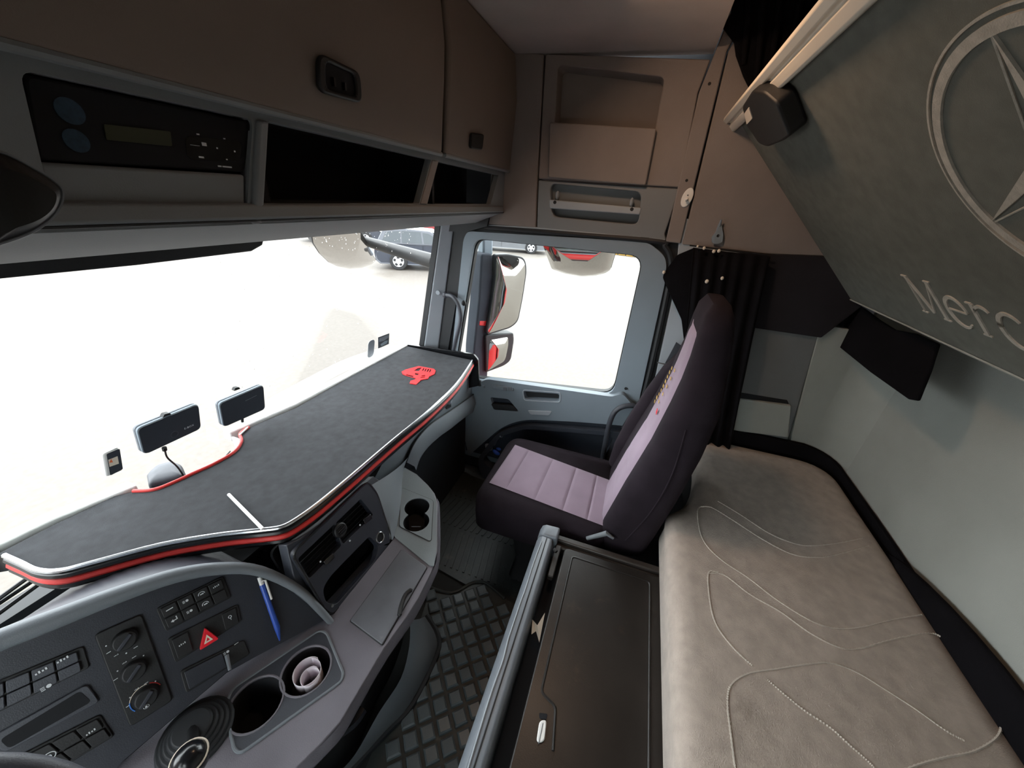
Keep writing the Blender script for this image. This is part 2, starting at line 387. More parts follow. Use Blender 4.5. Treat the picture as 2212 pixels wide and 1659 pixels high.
# ---- right wall with openings: base shell outside, linings proud of it
rw = [(-1.26, 0), (0.97, 0), (0.97, 2.45), (-1.26, 2.45), (-1.26, 1.47), (0.06, 1.44), (0.12, 1.42), (0.30, 0.5), (0.30, 0.08), (-0.90, 0.08), (-0.90, 0.60), (-1.26, 0.60)]
wr = struct(obj('wall_right', MB().plate(FWL.shift(-0.06), rw, [], -0.09, -0.055), M['seal']))
def wallplate(name, pts, m, c0, c1, r=0.0, parent=wr, holes=(), bevel=0.004):
    return obj(name, MB().plate(FWL, fillet(FWL.pxs(pts), r) if r else FWL.pxs(pts), [fillet(FWL.pxs(h), hr) for h, hr in holes], c0, c1), m, parent, bevel=bevel)
obj('outer_skin', MB().plate(FWL, [(0.26, -0.4), (1.05, -0.4), (1.05, 2.3), (0.26, 2.3)], [], -0.19, -0.155), M['cab_red'], wr, label='red outer cab skin')
# black rubber round the door opening
so = [(1030, 468), (1475, 505), (1505, 560), (1500, 620), (1440, 900)]
struct(obj('trim_1', MB().plate(FWL, fillet(FWL.pxs(so) + [(0.38, 0.02), (-0.92, 0.02)] + FWL.pxs([(930, 800), (985, 512)]), 0.03), [[(-0.28 + (a + 0.28) * 0.955, 0.8 + (b - 0.8) * 0.975) for a, b in d_out]], -0.06, -0.02), M['seal']))
obj('lining_lip', MB().tube([FWL.P(*FWL.px(*p), -0.002) for p in ((1046, 487), (1160, 493), (1436, 519))], 0.0045, 8), M['pillar'], wr)
mb = MB(); sp = [FWL.P(*FWL.px(*p), -0.005) for p in [(1047, 491), (1398, 519), (1437, 533), (1450, 572), (1442, 630), (1400, 820), (1374, 905)]]
struct(obj('trim_2', MB().tube(spline(sp, 6), 0.012, 8), M['seal']))
wallplate('pocket_lining', [(1178, 116), (1535, 128), (1508, 200), (1469, 405), (1163, 386)], M['lining'], -0.10, 0.0,
          holes=[([(1205, 140), (1436, 166), (1413, 290), (1198, 275)], 0.02)])
wallplate('handle_panel', [(1163, 389), (1468, 408), (1436, 505), (1440, 520), (1160, 492)], M['fascia'], -0.05, 0.0, holes=[([(1188, 396), (1386, 414), (1379, 486), (1192, 468)], 0.03)])
wallplate('corner_lining', [(1095, 112), (1175, 116), (1160, 388), (1157, 492), (1052, 484), (1060, 380)], M['lining'], -0.05, 0.0)
wallplate('pillar_strip', [(1600, -30), (1650, -30), (1570, 110), (1470, 526), (1438, 522), (1510, 200), (1540, 125)], M['lining'], -0.05, 0.006)
wallplate('rear_lining', [(1654, -30), (1900, -60), (2400, 100), (1990, 562), (1652, 549), (1474, 528), (1574, 110)], M['lining'], -0.05, 0.002)
obj('pocket_back', MB().plate(FWL.shift(-0.09), FWL.pxs([(1195, 130), (1440, 150), (1420, 300), (1190, 300)]), [], -0.004, 0), M['lining'], wr)
wallplate('pocket_flap', [(1190, 266), (1418, 280), (1395, 401), (1187, 384)], M['lining'], 0.004, 0.022, 0.008)
wallplate('handle_recess', [(1180, 390), (1392, 405), (1386, 495), (1186, 478)], M['fascia'], -0.05, -0.044)
gh = wallplate('grab_bar', [(1187, 431), (1386, 449), (1382, 464), (1188, 450)], M['pillar'], -0.022, 0.004, 0.006)
for q in [(1199, 437), (1365, 452)]: obj('bolt_hole', MB().cyl(FWL.P(*FWL.px(*q), 0.0045), X, 0.007, 0.003, 14), M['black'], gh)
for q in [(1202, 422), (1364, 437)]: obj('bar_bracket', MB().ball(FWL.P(*FWL.px(*q), -0.02), (0.018, 0.008, 0.018), 10, 6), M['pillar'], gh)
for q in [(1532, 182), (1483, 390)]: obj('screw_hole', MB().cyl(FWL.P(*FWL.px(*q), 0.007), X, 0.005, 0.003, 12), M['black'], wr)
mb = MB(); pl = [V((1.1, 0.60, 0)), V((1.1, 0.70, 0)), V((0.98, 0.60, 0))]   # concave fillet between locker and wall
arc = [V((0.98 + 0.12 * math.sin(a), 0.60 - 0.0 + 0.12 * 0 - 0.06 * (1 - math.cos(a)), 0)) for a in [i * math.pi / 16 for i in range(9)]]
# lower part of the wall behind the door
wallplate('door_pillar', [(1466, 528), (1480, 470), (1660, 548), (1600, 700), (1560, 960), (1372, 1000), (1396, 905), (1458, 620)], M['pillar'], -0.05, -0.004)
wallplate('side_panel', [(1620, 700), (1768, 724), (1706, 940), (1640, 1100), (1570, 1100), (1590, 900)], M['side'], -0.05, 0.0)
wallplate('corner_panel', [(1772, 700), (1990, 740), (1900, 1050), (1700, 1100), (1710, 940)], M['rear'], -0.05, 0.0)  # paler lining colour stands in for the light falling on this corner
wallplate('side_board', [(1560, 545), (1990, 560), (1772, 728), (1600, 703)], M['head'], -0.05, 0.012)
wallplate('shelf_lip', [(1596, 858), (1706, 872), (1700, 940), (1580, 925)], M['rear'], 0.002, 0.022)
wallplate('shelf_slot', [(1590, 846), (1700, 864), (1704, 873), (1592, 858)], M['cavity'], -0.001, 0.004)
# concave corner between rear wall and side wall
mb = MB(); cc = [V((1.11, -0.98, 0)), V((1.11, -0.855, 0))] + [V((0.99 + 0.11 * math.cos(a), -0.86 - 0.11 * math.sin(a), 0)) for a in [i * math.pi / 16 for i in range(9)]] + [V((0.97, -0.98, 0))]
mb.prism(cc, Z * 2.0)
struct(obj('trim_3', mb, M['rear']))

# ---- right windscreen pillar
A1, A2, A3, A4 = AX(950, 500, 1.055), AX(916, 745, 1.055), AX(980, 500, 1.10), AX(948, 750, 1.10)
def ext(a, b, t): return a + (b - a) * t
P_ = [ext(A1, A2, -0.12), ext(A3, A4, -0.12), ext(A3, A4, 1.25), ext(A1, A2, 1.25)]
pil = struct(obj('trim_4', MB().prism(P_, V((0.05, 0.04, 0))), M['pillar'], bevel=0.008, seg=3))
Q_ = [ext(A1, A2, -0.12) + V((0.0, 0.003, 0)), ext(A1, A2, 1.25) + V((0.0, 0.003, 0)), ext(A1, A2, 1.25) + V((0, 0.03, 0)), ext(A1, A2, -0.12) + V((0, 0.03, 0))]
obj('glass_seal', MB().prism(Q_, V((0.05, 0, 0))), M['seal'], pil)
a5, a6, a7, a8 = AX(979, 498, 1.105), AX(947, 752, 1.105), AX(1012, 500, 1.105), AX(968, 752, 1.105)
obj('door_seal', MB().prism([a5, ext(a5, a6, 1.3), ext(a7, a8, 1.3), a7], V((0.04, 0, 0))), M['seal'], pil)
obj('screw_cap', MB().cyl(hit(946, 632, (A1 + A4) / 2, (A2 - A1).cross(A3 - A1)) , V((-1, -0.2, 0)), 0.011, 0.003, 16), M['pillar'], pil)
gp = [AX(962, 637, 1.075), AX(978, 641, 1.055), AX(991, 660, 1.05), AX(995, 690, 1.05), AX(986, 730, 1.05), AX(977, 770, 1.06), AX(970, 810, 1.09)]
obj('head_filler', MB().prism([AX(930, 440, 1.085), AX(1062, 440, 1.085), AX(1052, 489, 1.085), AX(1010, 500, 1.085), AX(940, 500, 1.085)], V((0.06, 0, 0))), M['seal'], pil)
t = thing('grab_handle', 'curved dark grey grab handle on the windscreen pillar beside the door', 'handle', gp[0])
obj('bar', MB().tube(spline(gp, 6), 0.011, 10), M['dash_dark'], t); obj('end_boss', MB().ball(gp[0], (0.016, 0.016, 0.016)), M['dash_dark'], t)
t = tag(obj('rubber_stop', MB().ball(AX(1002, 655, 1.09), (0.012, 0.012, 0.014), 12, 8), M['black']), 'small black rubber stop on the front edge of the door window', 'stop')

# ================================================================== OVERHEAD LOCKERS AND SHELF
prof = [(0.622, 1.643), (0.600, 1.643), (0.596, 1.655), (0.592, 1.72), (0.586, 1.81), (0.583, 1.885), (0.590, 1.95), (0.60, 2.03), (0.66, 2.03), (0.66, 1.643)]
def locker(x0, x1, name, label):
    t = thing(name, label, 'locker', ((x0 + x1) / 2, 0.62, 1.643), 'overhead lockers')
    obj('door', MB().prism([(x0, y, z) for y, z in prof], (x1 - x0, 0, 0)), M['locker'], t, bevel=0.010, seg=3)
    obj('lower_lip', MB().tube([(x0, 0.602, 1.645), (x1, 0.602, 1.645)], 0.006, 8), M['fascia'], t)
    return t
FL = Fr((0, 0.592, 1.643), X, V((0, -0.045, 1)))
t = locker(-1.2, 0.509, 'overhead_locker', 'wide grey overhead locker with a large black latch above the windscreen')
lp = fillet(FL.pxs([(681, 112), (772, 156), (777, 224), (683, 198)]), 0.018, 6)
lt = obj('latch', MB().plate(FL.shift(-0.002), lp, [fillet([(a * 0.72 + sum(q[0] for q in lp) / len(lp) * 0.28, b * 0.72 + sum(q[1] for q in lp) / len(lp) * 0.28) for a, b in lp], 0.01, 3)], 0, 0.010), M['black'], t, bevel=0.003)
obj('latch_plate', MB().plate(FL.shift(-0.002), [(a * 0.8 + sum(q[0] for q in lp) / len(lp) * 0.2, b * 0.8 + sum(q[1] for q in lp) / len(lp) * 0.2) for a, b in lp], [], 0, 0.004), M['cavity'], lt)
for k in (0.3, 0.62):
    c = FL.px(690 + 75 * k, 150 + 35 * k); d = FL.px(692 + 75 * k, 196 + 24 * k)
    obj('latch_rib', MB().fbox(FL, c[0], c[0] + 0.004, d[1] + 0.012, c[1] - 0.004, 0.0, 0.008), M['black'], lt)
t = locker(0.531, 1.098, 'overhead_locker', 'narrow grey overhead locker with a small black latch next to the side wall')
lp = fillet(FL.pxs([(1016, 286), (1042, 290), (1038, 324), (1014, 320)]), 0.012, 5)
obj('latch', MB().plate(FL, lp, [], -0.004, 0.008), M['black'], t, bevel=0.003)
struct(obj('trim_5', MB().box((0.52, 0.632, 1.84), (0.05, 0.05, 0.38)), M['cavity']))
# shelf under the lockers
FH = Fr((0, 0.62, 0), X, Z)
shelf = thing('overhead_shelf', 'long grey header shelf with black open cubbies under the overhead lockers', 'shelf', (0, 0.62, 1.44))
c1 = FH.pxs([(580, 262), (931, 345), (906, 440), (567, 440)]); c2 = FH.pxs([(947, 349), (1077, 378), (1060, 441), (923, 441)])
c3 = FH.pxs([(42, 150), (546, 258), (532, 482), (122, 486)])
obj('front_frame', MB().plate(FH, [(-1.2, 1.48), (1.1, 1.48), (1.1, 1.645), (-1.2, 1.645)], [fillet(c1, 0.004), fillet(c2, 0.004), fillet(c3, 0.012)], -0.02, 0.0), M['fascia'], shelf, bevel=0.004)
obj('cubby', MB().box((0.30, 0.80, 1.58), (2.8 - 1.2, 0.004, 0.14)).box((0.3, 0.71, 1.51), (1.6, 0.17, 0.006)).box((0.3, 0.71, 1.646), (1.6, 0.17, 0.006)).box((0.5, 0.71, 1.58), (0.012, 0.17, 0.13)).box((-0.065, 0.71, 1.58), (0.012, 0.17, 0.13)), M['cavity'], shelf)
fp = [(0.622, 1.512), (0.612, 1.510), (0.608, 1.490), (0.616, 1.486), (0.640, 1.474), (0.690, 1.455), (0.74, 1.434), (0.78, 1.430), (1.19, 1.45), (1.19, 1.50), (0.80, 1.50), (0.66, 1.512)]
obj('lower_fascia', MB().prism([(-1.2, y, z) for y, z in fp], (2.28, 0, 0)), M['fascia'], shelf, bevel=0.003)
obj('groove', MB().tube([(-1.2, 0.614, 1.4865), (1.09, 0.614, 1.4865)], 0.0025, 6), M['black'], shelf)
dv = FH.pxs([(933, 346), (946, 348), (921, 441), (907, 440)])
obj('divider', MB().plate(FH, dv, [], -0.01, 0.003), M['lining'], shelf, bevel=0.002)
dv = FH.pxs([(551, 258), (575, 261), (562, 484), (540, 484)])
obj('divider', MB().plate(FH, dv, [], -0.01, 0.008), M['fascia'], shelf, bevel=0.005)
obj('storage_pocket', MB().plate(FH, FH.pxs([(85, 350), (533, 378), (536, 482), (126, 486)]), [], -0.012, -0.004), M['fascia'], shelf, bevel=0.004)
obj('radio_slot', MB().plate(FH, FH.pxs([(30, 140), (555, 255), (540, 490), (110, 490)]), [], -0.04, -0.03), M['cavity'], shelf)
# radio
radio = thing('radio_unit', 'black tachograph and radio unit with an olive display in the header shelf', 'radio', FH.P(*FH.px(300, 300), -0.02))
FRD = FH.shift(-0.008)
obj('face', MB().plate(FRD, fillet(FRD.pxs([(50, 158), (542, 264), (529, 372), (82, 346)]), 0.008), [], -0.02, 0.0), M['cavity'], radio, bevel=0.003)
obj('display', MB().plate(FRD, fillet(FRD.pxs([(222, 268), (366, 284), (370, 316), (228, 302)]), 0.002), [], 0, 0.002), M['display'], radio)
for c, (rx, ry) in (((150, 240), (30, 30)), ((164, 304), (27, 26))):
    p = FRD.px(*c); q = FRD.px(c[0] + rx, c[1]); obj('round_sticker', MB().plate(FRD, circ(p, abs(q[0] - p[0]), 24), [], 0, 0.0015), M['sticker'], radio)
mb = MB()
for x0, y0, w_, h_ in ((410, 313, 20, 2), (434, 307, 12, 9), (424, 288, 6, 4), (428, 337, 12, 5), (466, 318, 4, 4), (482, 298, 4, 3), (504, 325, 4, 4), (487, 343, 4, 3), (470, 357, 8, 4), (480, 358, 20, 5)):
    a, b = FRD.px(x0, y0); a2, b2 = FRD.px(x0 + w_, y0 + h_); mb.fbox(FRD, min(a, a2), max(a, a2), min(b, b2), max(b, b2), 0, 0.0012)
obj('key_symbols', mb, M['print'], radio)
obj('key_pad', MB().plate(FRD, fillet(FRD.pxs([(398, 292), (522, 306), (518, 350), (404, 345)]), 0.01), [], 0, 0.0008), M['gloss'], radio, bevel=0.0005)
# sun blind hanging under the header
bl = [AY(-60, 560, 0.93), AY(-60, 612, 0.93), AY(0, 603, 0.93), AY(300, 573, 0.93), AY(545, 543, 0.93), AY(568, 530, 0.93), AY(575, 500, 0.93)]
tag(obj('sun_blind', MB().prism(bl, (0, 0.012, 0)), M['seal'], bevel=0.004), 'dark sun blind hanging under the header at the driver side of the windscreen', 'blind')
# round mirror back at the left edge of the picture
FM = Fr((0, 0.50, 0), X, Z)
t = thing('round_mirror', 'black round-backed mirror with a thin bright rim below the radio at the left edge', 'mirror', FM.P(*FM.px(30, 430)))
op = [(-70, 330), (0, 328), (78, 366), (118, 392), (134, 412), (131, 440), (112, 470), (70, 500), (0, 526), (-70, 540)]
sp = spline([FM.P(*FM.px(*p)) for p in op], 6, True)
cen = sum((V(p) for p in sp), V((0, 0, 0))) / len(sp)
mb = MB(); mb.loft([[V(p) + V((0, 0.03, 0)) for p in sp], [V(p) + V((0, 0.004, 0)) for p in sp], [cen + (V(p) - cen) * 0.97 for p in sp], [cen + (V(p) - cen) * 0.6 + V((0, -0.012, 0)) for p in sp]])
obj('shell', mb, M['black'], t)
obj('rim', MB().tube(sp + [sp[0]], 0.0014, 6), M['rail'], t)

# ================================================================== SHELF TABLE ON THE DASHBOARD
ZT = 0.79
FT = FZ(ZT)
lip_px = [(9, 1199), (45, 1215), (81, 1231), (130, 1232), (202, 1214), (347, 1176), (463, 1156), (530, 1148), (567, 1144), (607, 1138), (640, 1121), (690, 1085), (760, 1027), (850, 950), (930, 884), (985, 829), (1020, 778)]
back_px = [(880, 748), (760, 812), (640, 881), (538, 924), (519, 938), (522, 954), (507, 977), (463, 1003), (419, 1023), (376, 1043), (333, 1059), (288, 1062), (246, 1073), (120, 1132), (0, 1194), (-40, 1207)]
lip = [V((p.x, p.y, 0)) for p in spline([AZ(*p, ZT) for p in lip_px], 4)]
back = [AZ(*p, ZT) for p in back_px]
outl = [(p.x, p.y) for p in lip] + [(p.x, p.y) for p in back]
cx_ = sum(p[0] for p in outl) / len(outl)
tab = thing('dash_table', 'charcoal carpeted tray table with red and chrome edging along the windscreen', 'table', (0.25, 0.95, 0.75))
obj('table_top', MB().plate(FT, outl, [], -0.004, 0.0), M['carpet'], tab)
body = [(cx_ + (a - cx_) * 0.997, b + (0.004 if b < 0.95 else -0.003)) for a, b in outl]
obj('underbody', MB().plate(FT, body, [], -0.046, -0.004), M['gloss'], tab)
obj('chrome_edge', MB().tube([(p.x, p.y, ZT - 0.001) for p in lip], 0.0052, 8), M['chrome'], tab, label='bright chrome edge strip')
obj('black_edge', MB().tube([(p.x, p.y - 0.002, ZT - 0.013) for p in lip], 0.008, 8), M['gloss'], tab)
obj('red_edge', MB().tube([(p.x, p.y - 0.002, ZT - 0.028) for p in lip], 0.0092, 8), M['red'], tab, label='red cord edging')
obj('lower_edge', MB().tube([(p.x, p.y + 0.002, ZT - 0.044) for p in lip], 0.009, 8), M['gloss'], tab)
nt = spline([AZ(*p, ZT) for p in back_px[3:12]], 4)
obj('notch_piping', MB().tube([(p.x, p.y, ZT + 0.002) for p in nt], 0.0048, 8), M['red'], tab, label='red cord edging of the notch')
# pale raised rim behind the table
r1 = [AZ(*p, ZT) for p in ((886, 744), (640, 876), (497, 938))]; r2 = [AZ(*p, ZT) for p in ((298, 1052), (120, 1124), (-30, 1196))]
for nm, r_ in (('rear_rim', r1), ('rear_rim', r2)):
    mb = MB(); mb.loft([[V((p.x, p.y, ZT - 0.03)), V((p.x, p.y, ZT + 0.006)), V((p.x + 0.001, p.y + 0.034, ZT + 0.010)), V((p.x + 0.001, p.y + 0.042, ZT - 0.03))] for p in r_])
    obj(nm, mb, M['white'], tab, bevel=0.004)
e = AZ(500, 945, ZT); obj('rim_end', MB().box((e.x + 0.004, e.y - 0.022, ZT - 0.035), (0.006, 0.05, 0.07)), M['white'], tab, bevel=0.002)
# black upright end plate near the door
FE = Fr((1.032, 0, 0), -Y, Z)
ep = FE.pxs([(873, 742), (1024, 764), (1034, 776), (1036, 832), (1010, 838), (985, 824)])
obj('end_plate', MB().plate(FE, fillet(ep, 0.012), [], -0.004, 0.008), M['gloss'], tab, bevel=0.003)
# red lorry emblem sewn on the carpet
FT2 = FZ(ZT + 0.0005)
em = [(867.6, 804), (876, 799.5), (886.6, 796.5), (904.3, 791.9), (917, 794), (937, 797.7), (941, 801.5), (938.5, 809), (927, 814), (924.6, 819), (909, 821.8), (906, 825), (899, 831.4), (885, 829), (886.6, 824), (896.7, 820.5), (899, 818), (876.5, 811.6), (870, 809)]
eh = [[(894, 802), (901.8, 796.5), (911, 795.2), (905, 802.5)], [(877.7, 809.6), (894, 813), (891.7, 815.8), (878, 811.8)], [(896.7, 807), (905, 808), (903, 811.5), (896.7, 810.5)], [(914.5, 796.5), (911.5, 802), (914, 802.3), (917, 797)], [(919.5, 797.3), (916.5, 803), (919, 803.4), (922, 797.8)], [(924.5, 798), (921.5, 804), (924, 804.4), (927, 798.5)], [(929.5, 798.8), (926.5, 805), (929, 805.3), (932, 799.4)], [(910, 812.5), (918, 811.5), (919, 813), (911, 814.2)], [(908, 816), (918, 814.6), (918.5, 816), (909, 817.4)]]
obj('emblem', MB().plate(FT2, FT2.pxs(em), [FT2.pxs(h) for h in eh], 0, 0.003), M['red_felt'], tab, label='red felt lorry emblem')
mb = MB(); mb.tube([AZ(494, 1068, ZT + 0.004), AZ(568, 1143, ZT + 0.004)], 0.004, 8)
tag(obj('white_stick', mb, M['white']), 'thin white plastic stick lying across the carpeted table near its front edge', 'stick')

# ================================================================== DASHBOARD
dash = thing('dashboard', 'wrap-around grey and black cab dashboard with switch panels, vents and cup holders', 'dashboard', (0.0, 0.85, 0.3))
ZL = 0.55
FLG = FZ(ZL)
FV = Fr((0, 0.575, 0.55), X, V((0, 0.085, 0.20)))
tt = math.radians(32); nh = V((-0.348, -0.937, 0))
FS = Fr((-0.18, 0.575, 0.55), V((0.937, -0.348, 0)), -nh * math.sin(tt) + Z * math.cos(tt))
# dark body behind everything
obj('core', MB().box((0.42, 0.88, 0.36), (1.28, 0.22, 0.70)).box((0.42, 1.10, 0.28), (1.28, 0.24, 0.54)).box((-0.70, 1.08, 0.27), (0.98, 0.26, 0.52)), M['seal'], dash)
# ledge with cup holes
front = [(868, 1006), (900, 1024), (925, 1048), (939, 1066), (945, 1085), (945, 1190), (932, 1235), (905, 1290), (880, 1330), (830, 1400), (782, 1480), (735, 1560), (690, 1610), (640, 1659), (560, 1740)]
fr3 = [AZ(*p, ZL) for p in front]
led = [(p.x, p.y) for p in fr3] + [(-0.75, 0.45), (-0.75, 0.86)] + [FLG.px(270, 1640), FLG.px(490, 1452), FLG.px(700, 1337), FLG.px(760, 1275), FLG.px(853, 1160)]
def holecirc(cx, cy, ex, ey):
    c = FLG.px(cx, cy); r = (V(FLG.px(cx + ex, cy)) - V(c)).length; return c, r
hA, rA = holecirc(662, 1448, 56, 0); hB, rB = holecirc(553, 1520, 56, 0)
hC, rC = FLG.px(901, 1090), 0.043; hD, rD = FLG.px(899, 1136), 0.043
rA = rB = 0.051
m_ = ((hC[0] + hD[0]) / 2, (hC[1] + hD[1]) / 2); hC = (m_[0] + (hC[0] - m_[0]) * .68, m_[1] + (hC[1] - m_[1]) * .68); hD = (m_[0] + (hD[0] - m_[0]) * .68, m_[1] + (hD[1] - m_[1]) * .68)
def eight(c, d, r):
    c, d = V(c), V(d); ax = (d - c); L_ = ax.length; ax.normalize(); a0 = math.atan2(ax.y, ax.x); h = math.acos(min(1, L_ / 2 / r))
    o = [tuple(c + V((math.cos(a0 + h + (2 * math.pi - 2 * h) * k / 20), math.sin(a0 + h + (2 * math.pi - 2 * h) * k / 20))) * r) for k in range(21)]
    o += [tuple(d + V((math.cos(a0 + math.pi + h + (2 * math.pi - 2 * h) * k / 20), math.sin(a0 + math.pi + h + (2 * math.pi - 2 * h) * k / 20))) * r) for k in range(1, 20)]
    return o
e8 = eight(hC, hD, rC)
e8s = eight(hC, hD, rC * 1.04)
obj('ledge', MB().plate(FLG, led, [circ(hA, rA, 32), circ(hB, rB, 32), e8s], -0.03, 0.0), M['ledge'], dash, bevel=0.006, seg=3)
def cup(c, r, depth, m, nm='cup_well'):
    mb = MB(); k = circ(c, r * 1.005, 32); k2 = circ(c, r * 0.86, 32)
    mb.loft([[FLG.P(a, b, -0.002) for a, b in k], [FLG.P(a, b, -depth) for a, b in k2]], cap=False)
    mb.prism([FLG.P(a, b, -depth) for a, b in k2], Z * -0.003); return obj(nm, mb, m, dash)
cup(hA, rA, 0.075, M['black']); cup(hB, rB, 0.075, M['cavity'])
mb = MB(); mb.loft([[FLG.P(a, b, 0.001) for a, b in e8], [FLG.P(a, b, -0.07) for a, b in e8]], cap=False)
mb.prism([FLG.P(a, b, -0.07) for a, b in e8], Z * -0.003)
obj('cup_well', mb, M['black'], dash)
for c, r in ((hA, rA), (hB, rB)):
    rr = [FLG.P(a, b, 0.001) for a, b in circ(c, r * 1.02, 32)]; obj('cup_rim', MB().tube(rr + [rr[0]], 0.0025, 6), M['ledge'], dash)
up_ = fillet(FLG.pxs([(867, 1008), (900, 1026), (924, 1050), (938, 1068), (943, 1087), (943, 1190), (937, 1226), (927, 1222), (888, 1190), (851, 1160)]), [.01, .01, .02, .02, .02, .02, .01, .01, .05, .01])
obj('cup_unit_top', MB().plate(FLG, up_, [e8s], 0.0, 0.0025), M['unit'], dash, bevel=0.001)
cp = fillet(FLG.pxs([(867, 1055), (936, 1083), (931, 1172), (863, 1139)]), 0.012)
obj('cup_plate', MB().plate(FLG, cp, [e8], 0.0, 0.005), M['unit'], dash, bevel=0.0015)
rr = [FLG.P(a, b, 0.003) for a, b in cp]; obj('cup_plate_seam', MB().tube(rr + [rr[0]], 0.002, 6), M['black'], dash)
obj('cup_divider', MB().tube([FLG.P(*FLG.px(888, 1129), -0.02), FLG.P(*FLG.px(908, 1129), -0.02)], 0.002, 6), M['steel'], dash)
# tray surround of the two big cups, gently sunk
tr_ = fillet(FLG.pxs([(690, 1362), (706, 1368), (742, 1455), (738, 1472), (520, 1628), (506, 1620), (487, 1532), (500, 1490)]), 0.015)
rr = [FLG.P(a, b, 0.001) for a, b in tr_]; obj('tray_edge', MB().tube(rr + [rr[0]], 0.003, 6), M['dash'], dash)
obj('tray_plate', MB().plate(FLG, tr_, [circ(hA, rA * 1.01, 32), circ(hB, rB * 1.01, 32)], 0.0, 0.0015), M['dash_dark'], dash)
# front skirt of the ledge and under-structure
sk = spline(fr3, 3)
def inw(p, d, z):
    q = V((0.05, 0.85, 0)) - V((p.x, p.y, 0)); q.normalize(); return V((p.x, p.y, 0)) + q * d + Z * z
mb = MB(); mb.loft([[V((p.x, p.y, ZL - 0.006)) for p in sk], [inw(p, -0.008, ZL - 0.03) for p in sk], [inw(p, 0.0, ZL - 0.055) for p in sk], [inw(p, 0.05, ZL - 0.065) for p in sk]], cap=False, closed=False)
obj('front_skirt', mb, M['ledge'], dash)
mb = MB(); mb.loft([[inw(p, 0.045, ZL - 0.05) for p in sk], [inw(p, 0.10, 0.28) for p in sk], [inw(p, 0.16, 0.0) for p in sk]], cap=False, closed=False)
obj('knee_panel', mb, M['black'], dash)
lo = [(918, 1331), (942, 1372), (940, 1413), (887, 1520), (836, 1575), (784, 1630), (740, 1680)]; li = [(886, 1340), (884, 1396), (866, 1465), (818, 1540), (767, 1630), (720, 1680), (690, 1710)]
lo3 = spline([AZ(*p, 0.03) for p in lo], 4); li3 = spline([AZ(*p, 0.16) for p in li], 4)
mb = MB(); mb.loft([li3, [ (a + b) / 2 + V((-0.006, -0.012, 0.012)) for a, b in zip(li3, lo3)], lo3, [V((p.x, p.y, 0)) for p in lo3]], cap=False, closed=False)
obj('kick_panel', mb, M['dash'], dash)
obj('kick_panel_edge', MB().tube([p + V((0.004, -0.004, -0.006)) for p in lo3], 0.012, 8), M['seal'], dash)
# glossy lower tray under the big cups
for dz, off in ((-0.085, 0.0), (-0.145, 0.01)):
    a = [AZ(*p, ZL + dz) for p in ((560, 1670), (640, 1612), (700, 1570), (745, 1538), (764, 1512))]
    obj('lower_tray_lip', MB().tube([q + V((-.008, -.030, 0)) for q in spline(a, 5)], 0.013, 8), M['gloss'], dash)
# flap on the ledge
fp_ = fillet(FLG.pxs([(868, 1188), (922, 1227), (826, 1394), (757, 1342)]), 0.004)
fl = obj('flap', MB().plate(FLG, fp_, [], 0.0005, 0.005), M['flap'], dash, bevel=0.0015)
rr = [FLG.P(a, b, 0.0005) for a, b in fp_]; obj('flap_gap', MB().tube(rr + [rr[0]], 0.0022, 6), M['black'], fl)
gq = spline([FLG.P(*FLG.px(*p), 0.006) for p in ((891, 1276), (876, 1288), (866, 1315), (863, 1335))], 4)
obj('finger_notch', MB().tube(gq, [0.002] + [0.006] * (len(gq) - 2) + [0.002], 8), M['black'], fl)
# light shoulder between vent panel and cup unit
s1, s2 = FV.P(*FV.px(802, 1048)), FV.P(*FV.px(843, 1165)); s3, s4 = AY(884, 985, 0.725), AZ(868, 1008, ZL)
s5 = AZ(855, 1163, ZL)
mb = MB(); rows = []
for k in range(7):
    t_ = k / 6; a = s1.lerp(s3, t_); b = s2.lerp(s5, min(1, t_ * 1.2)).lerp(s4, max(0, t_ * 1.25 - 0.25))
    rows.append([a.lerp(b, j / 6) + V((-0.3, -0.8, 0.3)) * 0.02 * math.sin(math.pi * t_) for j in range(7)])
mb.loft(rows, cap=False, closed=False); obj('shoulder', mb, M['dash'], dash)
# passenger side face and lower band
FP = Fr((0, 0.735, 0), X, Z)
up = [(862, 1012), (800, 1050), (880, 900), (960, 830), (1030, 780), (1040, 880), (1020, 862), (962, 897), (910, 940)]
obj('passenger_face', MB().plate(FP, FP.pxs(up), [], -0.04, 0.0), M['dash'], dash)
bt = [(877, 998), (890, 965), (910, 936), (935, 912), (965, 892), (1000, 868), (1022, 852)]; bb = [(899, 1016), (908, 990), (925, 966), (950, 943), (975, 925), (1000, 905), (1022, 890)]
T3 = spline([AY(*p, 0.725) for p in bt], 4); B3 = spline([AY(*p, 0.715) for p in bb], 4)
mb = MB(); mb.loft([T3, [(a + b) / 2 + V((0, -0.016, 0.004)) for a, b in zip(T3, B3)], B3, [p + V((0, 0.08, -0.01)) for p in B3]], cap=False, closed=False)
obj('passenger_band', mb, M['dash'], dash)
obj('band_groove', MB().tube([p + V((0, -0.002, 0.001)) for p in T3], 0.003, 6), M['black'], dash)
hk = FP.P(*FP.px(968, 864), 0.004)
obj('bag_hook', MB().ball(hk, (0.014, 0.016, 0.024), 12, 8), M['pillar'], dash)
obj('hook_slot', MB().plate(FP, fillet(FP.pxs([(955, 856), (964, 851), (974, 878), (964, 884)]), 0.008), [], 0.0, 0.003), M['black'], dash)

